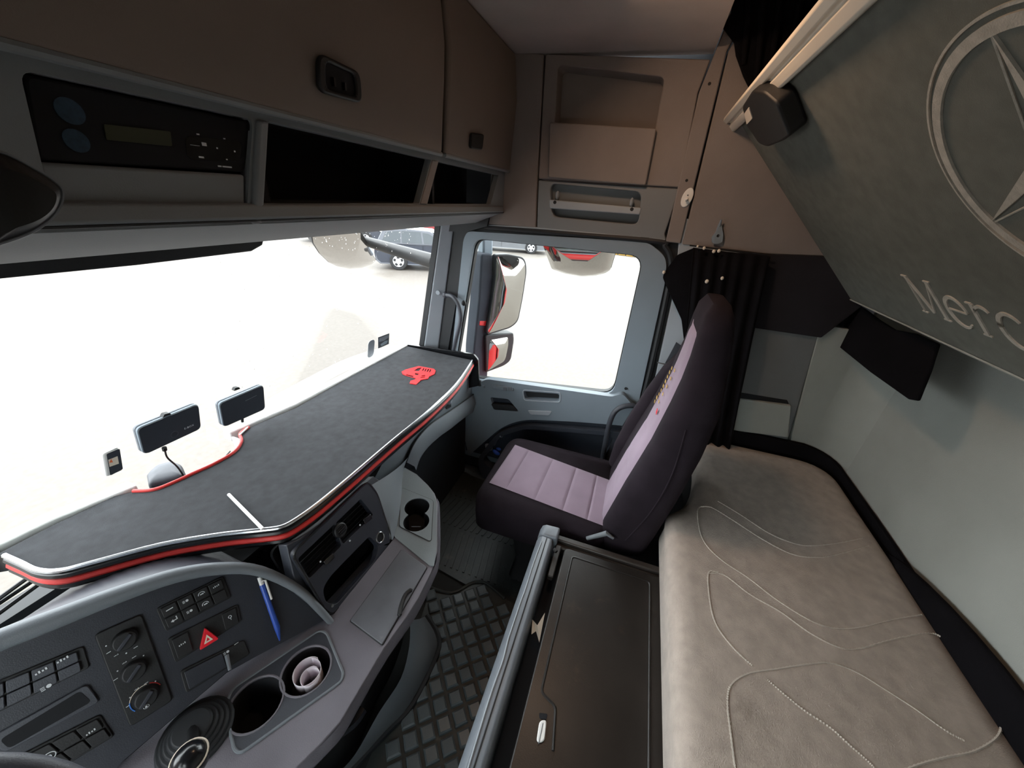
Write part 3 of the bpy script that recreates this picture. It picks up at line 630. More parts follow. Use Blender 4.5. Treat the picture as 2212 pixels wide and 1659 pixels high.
# ---- vent panel
vp_ = fillet(FV.pxs([(628, 1196), (792, 1040), (812, 1066), (842, 1160), (836, 1190), (716, 1328), (700, 1318)]), [0.02, 0.02, 0.02, 0.02, 0.02, 0.012, 0.012])
cub = fillet(FV.pxs([(795, 1158), (815, 1180), (806, 1212), (722, 1307), (700, 1300), (694, 1272), (710, 1245)]), 0.012)
Lq = FV.pxs([(640, 1207), (720, 1132), (735, 1178), (665, 1250)]); Rq = FV.pxs([(722, 1130), (776, 1078), (803, 1112), (738, 1176)])
vc_ = (sum(p[0] for p in vp_) / len(vp_), sum(p[1] for p in vp_) / len(vp_))
FQ = Fr((0, 0.76, 0), X, Z)
obj('hood_filler', MB().plate(FQ, FQ.pxs([(575, 1190), (640, 1150), (720, 1090), (760, 1090), (700, 1300), (640, 1275), (585, 1245)]), [], -0.02, 0.0), M['dash_dark'], dash)
sur = FV.pxs([(628, 1178), (655, 1164), (700, 1130), (770, 1068), (815, 1028), (838, 1045), (856, 1160), (716, 1347), (652, 1284)])
obj('vent_surround', MB().plate(FV, sur, [[(vc_[0] + (a - vc_[0]) * .96, vc_[1] + (b - vc_[1]) * .94) for a, b in vp_]], -0.05, -0.016), M['dash_dark'], dash, bevel=0.004)
vp = obj('vent_panel', MB().plate(FV, vp_, [cub, fillet(Lq, 0.006), fillet(Rq, 0.006)], -0.012, 0.006), M['panel'], dash, bevel=0.003)
obj('panel_rim', MB().tube([FV.P(a, b, 0.004) for a, b in vp_ + vp_[:1]], 0.0035, 6), M['gloss'], vp)
obj('panel_backing', MB().plate(FV, vp_, [], -0.09, -0.08), M['cavity'], vp)
def bil(q, s, t_): return tuple((V(q[0]) * (1 - s) + V(q[1]) * s) * (1 - t_) + (V(q[3]) * (1 - s) + V(q[2]) * s) * t_)
for q in (Lq, Rq):
    for k in range(5):
        t0, t1 = (k + 0.25) / 5.2, (k + 0.72) / 5.2
        pts = [bil(q, 0.03, t0), bil(q, 0.97, t0), bil(q, 0.97, t1), bil(q, 0.03, t1)]
        mb = MB(); top = [FV.P(a, b, 0.002) for a, b in pts[:2]] + [FV.P(a, b, -0.010) for a, b in pts[2:]]
        mb.prism(top, FV.n * -0.003); obj('vent_slat', mb, M['black'], vp)
kc = FV.px(730, 1145)
kb = obj('vent_knob', MB().cyl(FV.P(*kc, 0.0), FV.n, 0.020, 0.014, 24), M['black'], vp, bevel=0.003)
for k in range(4): obj('knob_ridge', MB().fbox(FV, kc[0] - 0.012, kc[0] + 0.012, kc[1] - 0.010 + k * 0.006, kc[1] - 0.0075 + k * 0.006, 0.014, 0.0165), M['gloss'], kb)
for q in ([(692, 1212), (712, 1194), (716, 1204), (697, 1222)], [(778, 1122), (794, 1110), (798, 1120), (782, 1133)]):
    obj('vent_tab', MB().plate(FV, fillet(FV.pxs(q), 0.004), [], 0.004, 0.014), M['gloss'], vp, bevel=0.002)
for c in ((688, 1213), (774, 1134), (752, 1168)):
    p = FV.px(*c); obj('tab_mark', MB().plate(FV, circ(p, 0.0024, 8), [], 0.006, 0.008), M['print'], vp)
sc = FV.px(817, 1161); rr = [FV.P(a, b, 0.008) for a, b in circ(sc, 0.0155, 24)]
obj('socket', MB().tube(rr + [rr[0]], 0.0022, 8), M['chrome'], vp); obj('socket_well', MB().cyl(FV.P(*sc, 0.0055), FV.n, 0.0145, 0.0015, 20), M['cavity'], vp)
obj('panel_screw', MB().cyl(FV.P(*FV.px(714, 1308), 0.006), FV.n, 0.004, 0.002, 12), M['steel'], vp)

# ---- switch panel facing the driver
rimp = [(-60, 1408), (0, 1380), (120, 1334), (250, 1284), (380, 1241), (480, 1226), (560, 1232), (640, 1270), (690, 1318), (722, 1354)]
rim2 = FS.pxs(rimp)
pan = rim2 + [FS.px(700, 1340), FS.px(490, 1452), FS.px(270, 1640), FS.px(150, 1760), FS.px(-60, 1900)]
sp_ = obj('switch_panel', MB().plate(FS, pan, [], -0.03, 0.0), M['panel'], dash)
rp = spline([FS.P(a, b, 0.012) for a, b in rim2], 4)
rad = [0.018 - 0.011 * max(0, (i / (len(rp) - 1) - 0.2) / 0.8) for i in range(len(rp))]
obj('hood_rim', MB().tube(rp, rad, 12), M['dash'], dash)
n_ = len(rp); tops = [p + V((0, 0.0, 0.006)) for p in rp]
mb = MB(); mb.loft([[p + V((0, 0.006, 0.004)) for p in rp], [p + V((0.010, 0.05, -0.018)) for p in rp], [V((p.x + 0.03, 1.06, 0.700)) for p in rp], [V((p.x + 0.03, 1.085, 0.56)) for p in rp]], cap=False, closed=False)
obj('hood_top', mb, M['dash_dark'], dash)
def quad(pts): return FS.pxs(pts)
def bank(q, r=0.006, dep=0.003, m='black'):
    return obj('switch_bank', MB().plate(FS, fillet(q, r), [], 0.0, dep), M[m], dash, bevel=0.0015)
def cell(q, i, j, ni, nj, g=0.04): return [bil(q, (i + g) / ni, (j + g) / nj), bil(q, (i + 1 - g) / ni, (j + g) / nj), bil(q, (i + 1 - g) / ni, (j + 1 - g) / nj), bil(q, (i + g) / ni, (j + 1 - g) / nj)]
def mark(parent, fr, c, kind, s=0.006, z=0.0075, m='print'):
    mb = MB(); a, b = c
    if kind == 'line': mb.fbox(fr, a - s, a + s, b - s * .15, b + s * .15, z, z + .0006)
    elif kind == 'arc':
        pts = [fr.P(a + s * math.cos(t), b - s * .4 + s * math.sin(t), z) for t in [math.pi * k / 8 for k in range(9)]]; mb.tube(pts, s * 0.12, 4)
        mb.fbox(fr, a - s * .5, a + s * .6, b - s * .5, b - s * .1, z, z + .0006)
    elif kind == 'lamp':
        mb.plate(fr, circ((a + s * .35, b), s * .45, 10), [], z, z + .0006)
        for k in (-1, 0, 1): mb.fbox(fr, a - s, a - s * .3, b + k * s * .35 - s * .08, b + k * s * .35 + s * .08, z, z + .0006)
    elif kind == 'arrow':
        mb.fbox(fr, a - s * .2, a + s, b - s * .5, b - s * .2, z, z + .0006); mb.fbox(fr, a + s * .7, a + s, b - s * .5, b + s * .8, z, z + .0006)
        mb.plate(fr, [(a - s, b - s * .35), (a - s * .2, b + s * .2), (a - s * .2, b - s * .9)], [], z, z + .0006)
    elif kind == 'key':
        pts = [fr.P(*q, z) for q in circ((a, b + s * .3), s * .5, 10)]; mb.tube(pts + pts[:1], s * .12, 4); mb.fbox(fr, a - s * .1, a + s * .1, b - s, b - s * .2, z, z + .0006)
    elif kind == 'bars':
        for k in range(4): mb.fbox(fr, a - s + k * s * .55, a - s + k * s * .55 + s * .3, b - s * .3, b + s * (.3 if k % 2 else .1), z, z + .0006)
    elif kind == 'dot': mb.plate(fr, circ(c, s * .4, 8), [], z, z + .0006)
    elif kind == 'ring':
        pts = [fr.P(*q, z) for q in circ(c, s, 16, s * .8)]; mb.tube(pts + pts[:1], s * .1, 4); mb.plate(fr, circ(c, s * .45, 8), [], z, z + .0006)
    return obj('symbol', mb, M[m], parent)
def switches(bk, q, ni, nj, kinds, z0=0.003, z1=0.0065, skip=()):
    for j in range(nj):
        for i in range(ni):
            if (i, j) in skip: continue
            c = cell(q, i, j, ni, nj)
            s_ = obj('switch', MB().plate(FS, fillet(c, 0.002, 2), [], z0, z1), M['black'], bk, bevel=0.001)
            k = kinds.get((i, j))
            if k:
                o = mark(bk, FS, bil(c, 0.5, 0.42), k, 0.0055, z1 + 0.0003)
q1 = quad([(336, 1314), (482, 1243), (500, 1290), (358, 1364)]); b1 = bank(q1)
q1i = [bil(q1, .04, .06), bil(q1, .96, .06), bil(q1, .96, .94), bil(q1, .04, .94)]
switches(b1, q1i, 4, 2, {(0, 0): 'line', (1, 0): 'lamp', (2, 0): 'arc', (3, 0): 'bars', (0, 1): 'arrow', (1, 1): 'lamp', (2, 1): 'arc'})
q2 = quad([(360, 1380), (514, 1304), (522, 1342), (378, 1432)]); b2 = bank(q2)
q2i = [bil(q2, .04, .06), bil(q2, .96, .06), bil(q2, .96, .94), bil(q2, .04, .94)]
switches(b2, q2i, 4, 1, {(0, 0): 'bars', (3, 0): 'key'}, skip=((1, 0), (2, 0)))
hz = [FS.px(441, 1354), FS.px(471, 1376), FS.px(430, 1401)]; hc = (sum(p[0] for p in hz) / 3, sum(p[1] for p in hz) / 3)
hb = obj('hazard_button', MB().plate(FS, fillet(hz, 0.003, 3), [], 0.003, 0.014), M['hazard'], b2, bevel=0.002, label='red triangular hazard light button')
obj('triangle_mark', MB().plate(FS, [(hc[0] + (a - hc[0]) * .45, hc[1] + (b - hc[1]) * .45) for a, b in hz], [[(hc[0] + (a - hc[0]) * .2, hc[1] + (b - hc[1]) * .2) for a, b in hz]], 0.0135, 0.0148), M['cream'], b2)
q3 = quad([(388, 1449), (527, 1381), (540, 1412), (402, 1497)]); b3 = bank(q3)
obj('blank_cover', MB().plate(FS, fillet([bil(q3, .05, .1), bil(q3, .62, .1), bil(q3, .62, .9), bil(q3, .05, .9)], .002, 2), [], .003, .006), M['panel'], b3, bevel=.001)
kp = [FS.P(*FS.px(489, 1414), 0.004), FS.P(*FS.px(493, 1440), 0.022)]
obj('small_lever', MB().tube(kp, [0.004, 0.003], 8), M['rail'], b3); mark(b3, FS, FS.px(489, 1408), 'lamp', .006, .0035); mark(b3, FS, FS.px(510, 1389), 'line', .004, .0035)
# climate control
qc = quad([(203, 1370), (306, 1325), (374, 1511), (281, 1570)]); bc = obj('climate_panel', MB().plate(FS, fillet(qc, 0.008), [], 0.0, 0.004), M['black'], dash, bevel=0.002)
for (kx, ky, rpx) in ((270, 1381, 27), (290, 1447, 27), (316, 1503, 28)):
    c = FS.px(kx, ky); kn_ = obj('rotary_knob', MB().cyl(FS.P(*c, 0.004), FS.n, 0.019, 0.012, 28, 0.016), M['black'], bc, bevel=0.0015)
    obj('knob_bar', MB().prism([FS.P(c[0] + x * .8 - y * .6, c[1] + x * .6 + y * .8, 0.016) for x, y in ((-.014, -.003), (.014, -.003), (.014, .003), (-.014, .003))], FS.n * 0.006), M['panel'], kn_, bevel=0.001)
    for k in range(5):
        a = math.radians(40 + k * 32 + (120 if ky == 1381 else 0)); mark(bc, FS, (c[0] + .0245 * math.cos(a), c[1] + .0245 * math.sin(a)), ('dot', 'line', 'bars')[k % 3], .003, .0045)
c = FS.px(316, 1503)
obj('dial_arc', MB().tube([FS.P(c[0] + .0225 * math.cos(t), c[1] + .0225 * math.sin(t), .0045) for t in [math.radians(70 + k * 10) for k in range(10)]], .0006, 5), M['cream'], bc)
obj('cold_arc', MB().tube([FS.P(c[0] + .0225 * math.cos(t), c[1] + .0225 * math.sin(t), .0045) for t in [math.radians(160 + k * 10) for k in range(6)]], .001, 5), M['blue_print'], bc, label='blue cold mark')
obj('warm_arc', MB().tube([FS.P(c[0] + .0225 * math.cos(t), c[1] + .0225 * math.sin(t), .0045) for t in [math.radians(10 + k * 10) for k in range(6)]], .0008, 5), M['red'], bc, label='red warm mark')
mark(bc, FS, (c[0] - .004, c[1] - .012), 'ring', .004, .017)
# left switch rows, tray slot and lower row
q4 = quad([(-52, 1490), (181, 1394), (195, 1441), (-52, 1562)]); b4 = bank(q4)
q4i = [bil(q4, .02, .08), bil(q4, .93, .08), bil(q4, .93, .95), bil(q4, .02, .95)]
for i in range(4):
    for j in range(2):
        cc_ = cell(q4i, i, j, 4, 2); obj('switch', MB().plate(FS, fillet(cc_, .002, 2), [], .003, .008), M['dash_dark'], b4, bevel=.001)
for p, k in (((91, 1446), 'bars'), ((137, 1421), 'bars'), ((103, 1480), 'lamp')): mark(b4, FS, FS.px(*p), k, .007, .0083)
q5 = quad([(-20, 1592), (188, 1476), (217, 1514), (10, 1625)]); b5 = bank(q5, .008, .004, 'dash_dark')
obj('slot', MB().plate(FS, fillet([bil(q5, .05, .3), bil(q5, .9, .12), bil(q5, .93, .8), bil(q5, .06, .9)], .006), [], .0035, .0045), M['cavity'], b5)
q6 = quad([(40, 1632), (216, 1542), (248, 1589), (110, 1672)]); b6 = bank(q6)
q6i = [bil(q6, .04, .06), bil(q6, .96, .06), bil(q6, .96, .94), bil(q6, .04, .94)]
switches(b6, q6i, 3, 2, {}); mark(b6, FS, FS.px(197, 1577), 'bars', .006, .0068); mark(b6, FS, FS.px(107, 1631), 'ring', .008, .0068)
# ---- pen tucked in front of the switch panel
pen = thing('ballpoint_pen', 'blue ballpoint pen with white cap and clip leaning on the black switch panel', 'pen', FS.P(*FS.px(585, 1315), 0.01))
pA, pB, pC, pD = (FS.P(*FS.px(*q), 0.010) for q in ((558, 1245), (564, 1261), (596, 1352), (602, 1381)))
obj('barrel', MB().tube([pB, pB.lerp(pC, .5), pC, pD], [.0058, .0056, .0062, .0015], 12), M['blue'], pen)
obj('push_cap', MB().tube([pA, pB], [.0045, .0052], 12), M['white'], pen, label='white push cap')
k1, k2 = FS.P(*FS.px(570, 1251), .016), FS.P(*FS.px(583, 1291), .018)
obj('clip', MB().tube([FS.P(*FS.px(562, 1253), .013), k1, k2], .0024, 8), M['white'], pen, label='white clip')
# ---- paper rolls in the right big cup
def roll(cpx, r, turns, z0, z1, lean, label):
    c = AZ(*cpx, (z0 + z1) / 2); mb = MB(); n = int(turns * 28); lo_, hi_ = [], []
    for i in range(n + 1):
        a = 2 * math.pi * i / 28; rr_ = r * (1 - 0.10 * i / 28)
        lo_.append(V((c.x + rr_ * math.cos(a), c.y + rr_ * math.sin(a), z0))); hi_.append(V((c.x + lean.x + rr_ * math.cos(a), c.y + lean.y + rr_ * math.sin(a), z1)))
    mb.loft([lo_, hi_], cap=False, closed=False); o = obj('paper_roll', mb, M['paper'])
    s_ = o.modifiers.new('thick', 'SOLIDIFY'); s_.thickness = 0.0006
    return tag(o, label, 'paper', 'paper rolls in the cup holder')
roll((668, 1462), 0.031, 1.1, ZL - 0.068, ZL + 0.004, V((-0.004, -0.006)), 'white curled receipt roll, outer and wider one in the right-hand dashboard cup')
roll((674, 1472), 0.021, 1.2, ZL - 0.066, ZL + 0.004, V((-0.004, -0.006)), 'white curled receipt roll, smaller one nested inside the wider roll')
# ---- gear lever
gl = thing('gear_lever', 'black gear lever knob with a pale metal ring on a ribbed rubber boot', 'lever', AZ(420, 1590, ZL))
g0 = AZ(424, 1585, ZL); mb = MB()
for k in range(5): mb.cyl(g0 + V((0, 0, 0.001 + k * 0.006)), Z, 0.064 - k * 0.0075, 0.0055, 28, 0.061 - k * 0.0075)
obj('boot', mb, M['seal'], gl, bevel=0.0015)
g1 = AZ(414, 1645, ZL + 0.075)
obj('stick', MB().tube([g0 + Z * 0.02, g1], 0.010, 10), M['black'], gl)
obj('knob', MB().ball(g1 + Z * 0.006, (0.027, 0.027, 0.030), 18, 12), M['gloss'], gl)
rr = [g1 + Z * 0.012 + V((0.0268 * math.cos(t), 0.0268 * math.sin(t), 0.003)) for t in [2 * math.pi * k / 28 for k in range(29)]]
obj('knob_ring', MB().tube(rr, 0.0016, 6), M['cream'], gl)
# ---- steering wheel rim
swc = thing('steering_wheel', 'dark steering wheel rim just showing in the lower left corner', 'steering wheel', (-0.72, 0.42, 0.80))
aw = V((0.0, -0.55, 0.84)).normalized(); uw = X; vw = aw.cross(uw).normalized(); wc = V((-0.81, 0.50, 0.866))
rr = [wc + (uw * math.cos(t) + vw * math.sin(t)) * 0.225 for t in [2 * math.pi * k / 64 for k in range(65)]]
obj('rim', MB().tube(rr, 0.015, 12), M['dash_dark'], swc)
for a in (0.2, math.pi - 0.2, -math.pi / 2): obj('spoke', MB().tube([wc + aw * -0.03, wc + (uw * math.cos(a) + vw * math.sin(a)) * 0.222], [0.03, 0.012], 8), M['dash_dark'], swc)
obj('hub', MB().cyl(wc + aw * -0.05, aw, 0.07, 0.04, 28), M['dash_dark'], swc, bevel=0.01)

# ================================================================== THINGS ON THE WINDSCREEN
FWS = Fr((0, 1.10, 0.9), X, V((0, -0.13, 1)))
def rbox(fr, pts, r, c0, c1): return MB().plate(fr, fillet(fr.pxs(pts), r, 6), [], c0, c1)
def toll(pts, name, label, cable=None):
    fr = FWS
    c = fr.px(sum(p[0] for p in pts) / 4, sum(p[1] for p in pts) / 4)
    t = thing(name, label, 'toll box', fr.P(*c, -0.015), 'toll boxes on the windscreen')
    o = fillet(fr.pxs(pts), 0.014, 6)
    obj('back_shell', MB().plate(fr, o, [], -0.022, -0.010), M['rail'], t, bevel=0.004, seg=3)
    obj('mid_shell', MB().plate(fr, o, [], -0.0105, -0.002), M['door'], t, bevel=0.002)
    obj('front_face', MB().plate(fr, [(c[0] + (a - c[0]) * .98, c[1] + (b - c[1]) * .97) for a, b in o], [], -0.003, 0.0), M['toll'], t, bevel=0.001)
    obj('mount', MB().box(fr.P(c[0], c[1] - .012, -0.035), (0.05, 0.03, 0.02)), M['seal'], t, bevel=0.004)
    return t, c
t, c = toll([(296, 927), (430, 872), (436, 926), (312, 984)], 'toll_box', 'larger black toll box with lettering and a hanging cable, stuck to the windscreen')
fr = FWS
k1 = V(fr.px(302, 962)); k2 = V(fr.px(432, 907)); ux = (k2 - k1).normalized()
ang = math.atan2(ux.y, ux.x)
def text(s, fr, at_, size, m, parent, ang=0.0, z=0.0006, name='lettering'):
    cu = bpy.data.curves.new('t', 'FONT'); cu.body = s; cu.size = size; cu.resolution_u = 3; cu.space_character = 1.15
    o = bpy.data.objects.new('t', cu); COL.objects.link(o)
    me = bpy.data.meshes.new_from_object(o.evaluated_get(bpy.context.evaluated_depsgraph_get())); bpy.data.objects.remove(o); bpy.data.curves.remove(cu)
    for v in me.vertices:
        x, y = v.co.x, v.co.y; v.co = fr.P(at_[0] + x * math.cos(ang) - y * math.sin(ang), at_[1] + x * math.sin(ang) + y * math.cos(ang), z)
    me.name = name; me.materials.clear(); return link(name, me, m, parent)
text('E-BOX', fr, fr.px(398, 928), 0.0078, M['print'], t, ang)
rr = [fr.P(*q, 0.0008) for q in circ(fr.px(377, 938), 0.0085, 24)]
obj('button_ring', MB().tube(rr + [rr[0]], 0.0007, 6), M['dash_dark'], t)
obj('top_clip', MB().plate(fr, fillet(fr.pxs([(352, 908), (374, 899), (370, 893), (358, 896)]), 0.003), [], -0.016, -0.004), M['black'], t, bevel=0.002)
cb = [fr.P(*fr.px(*p), q) for p, q in (((357, 968), -0.004), ((360, 976), -0.006), ((368, 992), -0.01), ((384, 1008), -0.004), ((394, 1024), 0.0), ((398, 1036), 0.004), ((396, 1050), 0.01))]
obj('cable', MB().tube(spline(cb, 6), [0.0055] * 6 + [0.0022] * 31, 8), M['black'], t)
t, c = toll([(474, 872), (570, 831), (574, 884), (484, 924)], 'toll_box', 'smaller plain black toll box on the windscreen above the table notch')
obj('top_clip', MB().plate(fr, fillet(fr.pxs([(508, 846), (522, 841), (519, 837), (511, 839)]), 0.003), [], -0.016, -0.004), M['black'], t, bevel=0.002)
obj('plug', MB().tube([fr.P(*fr.px(526, 902), -0.006), fr.P(*fr.px(527, 913), -0.006)], 0.004, 8), M['black'], t)
obj('face_line', MB().tube([fr.P(*fr.px(530, 866), .0005), fr.P(*fr.px(554, 854), .0005)], .0006, 5), M['rail'], t)
FW3 = FWS.shift(-0.01)
t = thing('small_tag_box', 'small pale-edged transponder with an orange and white label on the windscreen', 'transponder', FW3.P(*FW3.px(240, 1000)))
o = fillet(FW3.pxs([(222, 982), (256, 966), (266, 1016), (230, 1031)]), 0.006)
obj('shell', MB().plate(FW3, o, [], -0.018, 0.0), M['white'], t, bevel=0.003)
obj('front_face', MB().plate(FW3, fillet(FW3.pxs([(230, 981), (258, 969), (265, 1013), (238, 1027)]), 0.003), [], 0.0, 0.001), M['door_dark'], t)
obj('label', MB().plate(FW3, FW3.pxs([(233, 993), (253, 985), (256, 1001), (236, 1008)]), [], 0.001, 0.0016), M['cream'], t)
mb = MB(); mb.plate(FW3, FW3.pxs([(235, 999), (239, 991), (243, 998)]), [], .0016, .002); obj('orange_mark', mb, mat('orange_print', (226, 110, 60), .6, .03), t)
# grey domed cover behind the notch
gx = ws(-0.13, 0.80) + V((0, -0.04, -0.01))
mb = MB(); fr2 = FZ(0.765); base = [fr2.px(*p) for p in ((322, 1055), (318, 1032), (340, 1012), (375, 1002), (396, 1010), (398, 1036))]
bs = fillet(base, 0.01); bc_ = (sum(p[0] for p in bs) / len(bs), sum(p[1] for p in bs) / len(bs))
mb.loft([[fr2.P(bc_[0] + (a - bc_[0]) * s_, bc_[1] + (b - bc_[1]) * s_, h) for a, b in bs] for s_, h in ((1.0, -0.03), (1.0, 0.0), (0.96, 0.010), (0.8, 0.017), (0.4, 0.02))])
tag(obj('sensor_cover', mb, M['dash_dark'], smooth=60), 'grey domed sensor cover at the windscreen base in the notch of the table', 'cover')
# cable at the other end of the notch
tag(obj('thin_wire', MB().tube(spline([AZ(497, 975, ZT - .01), AZ(488, 985, ZT - .005), AZ(478, 998, ZT - .01)], 4), 0.002, 6), M['black']), 'short thin black wire poking up at the right end of the table notch', 'wire')
t = tag(obj('cable_tie', MB().tube([AZ(517, 940, ZT + .006), AZ(535, 923, ZT + .006)], 0.0024, 6), M['white']), 'small white cable tie across the right corner of the table notch', 'tie')
# stickers on the glass (seen from behind) and their real places
def wpt(px, py):
    p = AY(px, py, 1.13)
    for _ in range(4): q = ws(p.x, p.z); p = AY(px, py, q.y - 0.003)
    return p
def sticker(name, pts, m, label, r=0.0):
    p = [wpt(*q) for q in pts]; f = Fr(p[3], p[2] - p[3], p[0] - p[3]); ab = [((q - p[3]).dot(f.u), (q - p[3]).dot(f.v)) for q in p]
    return tag(obj(name, MB().plate(f, fillet(ab, r, 5) if r else ab, [], -0.001, 0.0), m), label, 'sticker'), f, ab
sticker('dark_sticker', [(796, 738), (810, 732), (807, 768), (794, 775)], M['rail'], 'grey rounded sticker low on the windscreen, left of the picture sticker', 0.02)
s_, f, ab = sticker('picture_sticker', [(817, 729), (841, 720), (840, 743), (817, 753)], M['dash_dark'], 'small dark sticker with a pale landscape picture on the windscreen near the pillar')
def bl_(s, t_): return bil(ab, s, t_)
obj('pale_sky', MB().plate(f, [bl_(.08, .1), bl_(.95, .08), bl_(.95, .35), bl_(.5, .5), bl_(.08, .42)], [], 0, .0004), M['rail'], s_)
obj('road_patch', MB().plate(f, [bl_(.2, .7), bl_(.6, .55), bl_(.9, .62), bl_(.8, .85), bl_(.3, .9)], [], 0, .0004), M['door'], s_)
# wiper arms lying at the foot of the glass, outside
w_ = thing('wiper', 'black windscreen wiper arms visible at the lower left corner of the windscreen', 'wiper', (-0.5, 1.24, 0.68))
for p_ in (((-30, 1313), (46, 1258)), ((-30, 1345), (70, 1272)), ((-30, 1322), (60, 1262))):
    q0, q1 = AY(*p_[0], 1.245), AY(*p_[1], 1.245)
    obj('arm', MB().tube([q0 + (q0 - q1) * 2, q1 + (q1 - q0) * .5], 0.005, 6), M['black'], w_)

# ================================================================== PASSENGER SEAT
seat = thing('passenger_seat', 'passenger seat in black and mauve cover beside the door', 'seat', (0.64, 0.1, 0.0))
def ringxy(x0, x1, y0, y1, z, r, tilt=0.0):
    return [V((a, b, z + tilt * (b - (y0 + y1) / 2))) for a, b in fillet([(x0, y0), (x1, y0), (x1, y1), (x0, y1)], r, 5)]
rg = []
for z_, gx_, r_ in ((0.315, -.02, .05), (0.33, 0, .06), (0.40, .006, .07), (0.46, 0.004, .07), (0.488, -0.012, .07), (0.500, -0.04, .06)):
    rg.append(ringxy(0.415 - gx_, 0.885 + gx_, -0.10, 0.435 + gx_, z_, r_))
obj('seat_cushion', MB().loft(rg), M['seat_black'], seat, smooth=60)
FC = FZ(0.503)
cq = FC.pxs([(1122, 967), (1312, 1050), (1297, 1142), (1066, 1036)])   # order: front-outer, rear-outer, rear-inner, front-inner
cq = [(0.790, 0.385), (0.715, -0.075), (0.452, -0.075), (0.500, 0.400)]
cuts = [0.0, 0.16, 0.42, 0.66, 0.86, 1.0]
def pad(fr, q, s0, s1, puff, name, parent, m, n=14):
    mb = MB(); rows = []
    for i in range(n + 1):
        t_ = i / n; s = s0 + (s1 - s0) * t_; row = []
        for j in range(n + 1):
            u = j / n; a, b = bil(q, s, u); h = puff * (1 - (2 * t_ - 1) ** 14) * (1 - (2 * u - 1) ** 10) - 0.0005
            row.append(fr.P(a, b, h))
        rows.append(row)
    mb.loft(rows, cap=False, closed=False); return obj(name, mb, m, parent, smooth=70)
for i in range(5): pad(FC, cq, cuts[i], cuts[i + 1], 0.006, 'cushion_section', seat, M['seat_light'])
# backrest
def ring_b(z, yf, yb, xc, hw, r):
    n = 6; return [V((a, b, z)) for a, b in fillet([(xc - hw, yb), (xc + hw, yb), (xc + hw, yf), (xc - hw, yf)], r, n)]
prof_b = [(.40, -.05, -.21, .635, .19, .05), (.43, -.05, -.23, .635, .21, .06), (.52, -.066, -.245, .635, .218, .06), (.70, -.105, -.275, .635, .218, .06), (.88, -.15, -.30, .635, .212, .06), (1.02, -.176, -.31, .63, .195, .055), (1.10, -.188, -.305, .625, .165, .05), (1.17, -.194, -.298, .62, .14, .045), (1.25, -.196, -.285, .615, .13, .04), (1.295, -.20, -.275, .615, .115, .035), (1.325, -.215, -.26, .615, .085, .02)]
obj('backrest', MB().loft([ring_b(*p) for p in prof_b]), M['seat_black'], seat, smooth=60)
def byf(z):
    for a, b in zip(prof_b, prof_b[1:]):
        if a[0] <= z <= b[0]: t_ = (z - a[0]) / (b[0] - a[0]); return a[1] + (b[1] - a[1]) * t_
    return prof_b[-1][1]
zs = [0.505, 0.60, 0.72, 0.86, 1.0, 1.12, 1.245]
def strip_x(z):
    t_ = (z - 0.5) / 0.76; hw = 0.116 - 0.052 * t_ ** 1.5; return 0.588 + 0.015 * t_ - hw, 0.588 + 0.015 * t_ + hw
for k in range(len(zs) - 1):
    mb = MB(); rows = []; n = 8
    for i in range(n + 1):
        t_ = i / n; z_ = zs[k] + (zs[k + 1] - zs[k]) * t_; x0, x1 = strip_x(z_); row = []
        for j in range(n + 1):
            u = j / n; edge = (1 - (2 * u - 1) ** 8); end = (1 - (2 * t_ - 1) ** 8) if k not in (4, 5) else 1
            row.append(V((x0 + (x1 - x0) * u, byf(z_) + (0.002 + 0.006 * edge * (0.75 + 0.25 * end) - 0.003 * (1 - edge)) * (1 if k < 5 else 1 - 1.6 * t_ ** 8), z_)))
        rows.append(row)
    mb.loft(rows, cap=False, closed=False); obj('back_section', mb, M['seat_light'], seat, smooth=70)
fb = [(0.52, .825, .03), (0.62, .828, .045), (0.76, .825, .05), (0.90, .815, .045), (1.02, .79, .03), (1.08, .76, .012)]
obj('side_bolster', MB().loft([[V((xc + .040 * math.cos(a), byf(z_) - .012 + dd * max(0, math.sin(a)) - .01 * max(0, -math.sin(a)), z_)) for a in [2 * math.pi * k / 16 for k in range(16)]] for z_, xc, dd in fb]), M['seat_black'], seat, smooth=70)
# stitched motif on the upper back (worn gold letters seen edge-on) and red patch
mb = MB(); random.seed(3)
for k in range(9):
    z_ = 1.075 - k * 0.017; mb.box((0.655 + 0.004 * math.sin(k), byf(z_) + 0.0125, z_), (0.006 + 0.012 * random.random(), 0.002, 0.010))
for k in range(5):
    z_ = 1.09 - k * 0.03; mb.box((0.60, byf(z_) + 0.0125, z_), (0.010, 0.002, 0.010))
obj('gold_stitching', mb, M['gold'], seat, label='gold stitched motif')
obj('red_patch', MB().box((0.555, byf(0.95) + 0.0125, 0.955), (0.016, 0.002, 0.016)), M['red_felt'], seat, label='small red stitched patch')
sd = spline([(0.418, -0.15, 0.50), (0.416, -0.20, 0.66), (0.418, -0.225, 0.82), (0.432, -0.225, 0.98)], 6)
obj('side_seam', MB().tube(sd, 0.003, 6), M['seat_black'], seat)
obj('pedestal', MB().loft([ringxy(0.47, 0.84, -0.12, 0.28, 0.0, .03), ringxy(0.50, 0.82, -0.10, 0.26, 0.12, .03), ringxy(0.48, 0.84, -0.11, 0.30, 0.315, .03)]), M['black'], seat)
rv = [AX(1268, 1163, 0.405), AX(1310, 1152, 0.405), AX(1325, 1163, 0.405)]
obj('recliner_lever', MB().tube([rv[0], rv[1], rv[2]], [0.007, 0.009, 0.005], 10), M['dash'], seat, label='grey recliner lever')
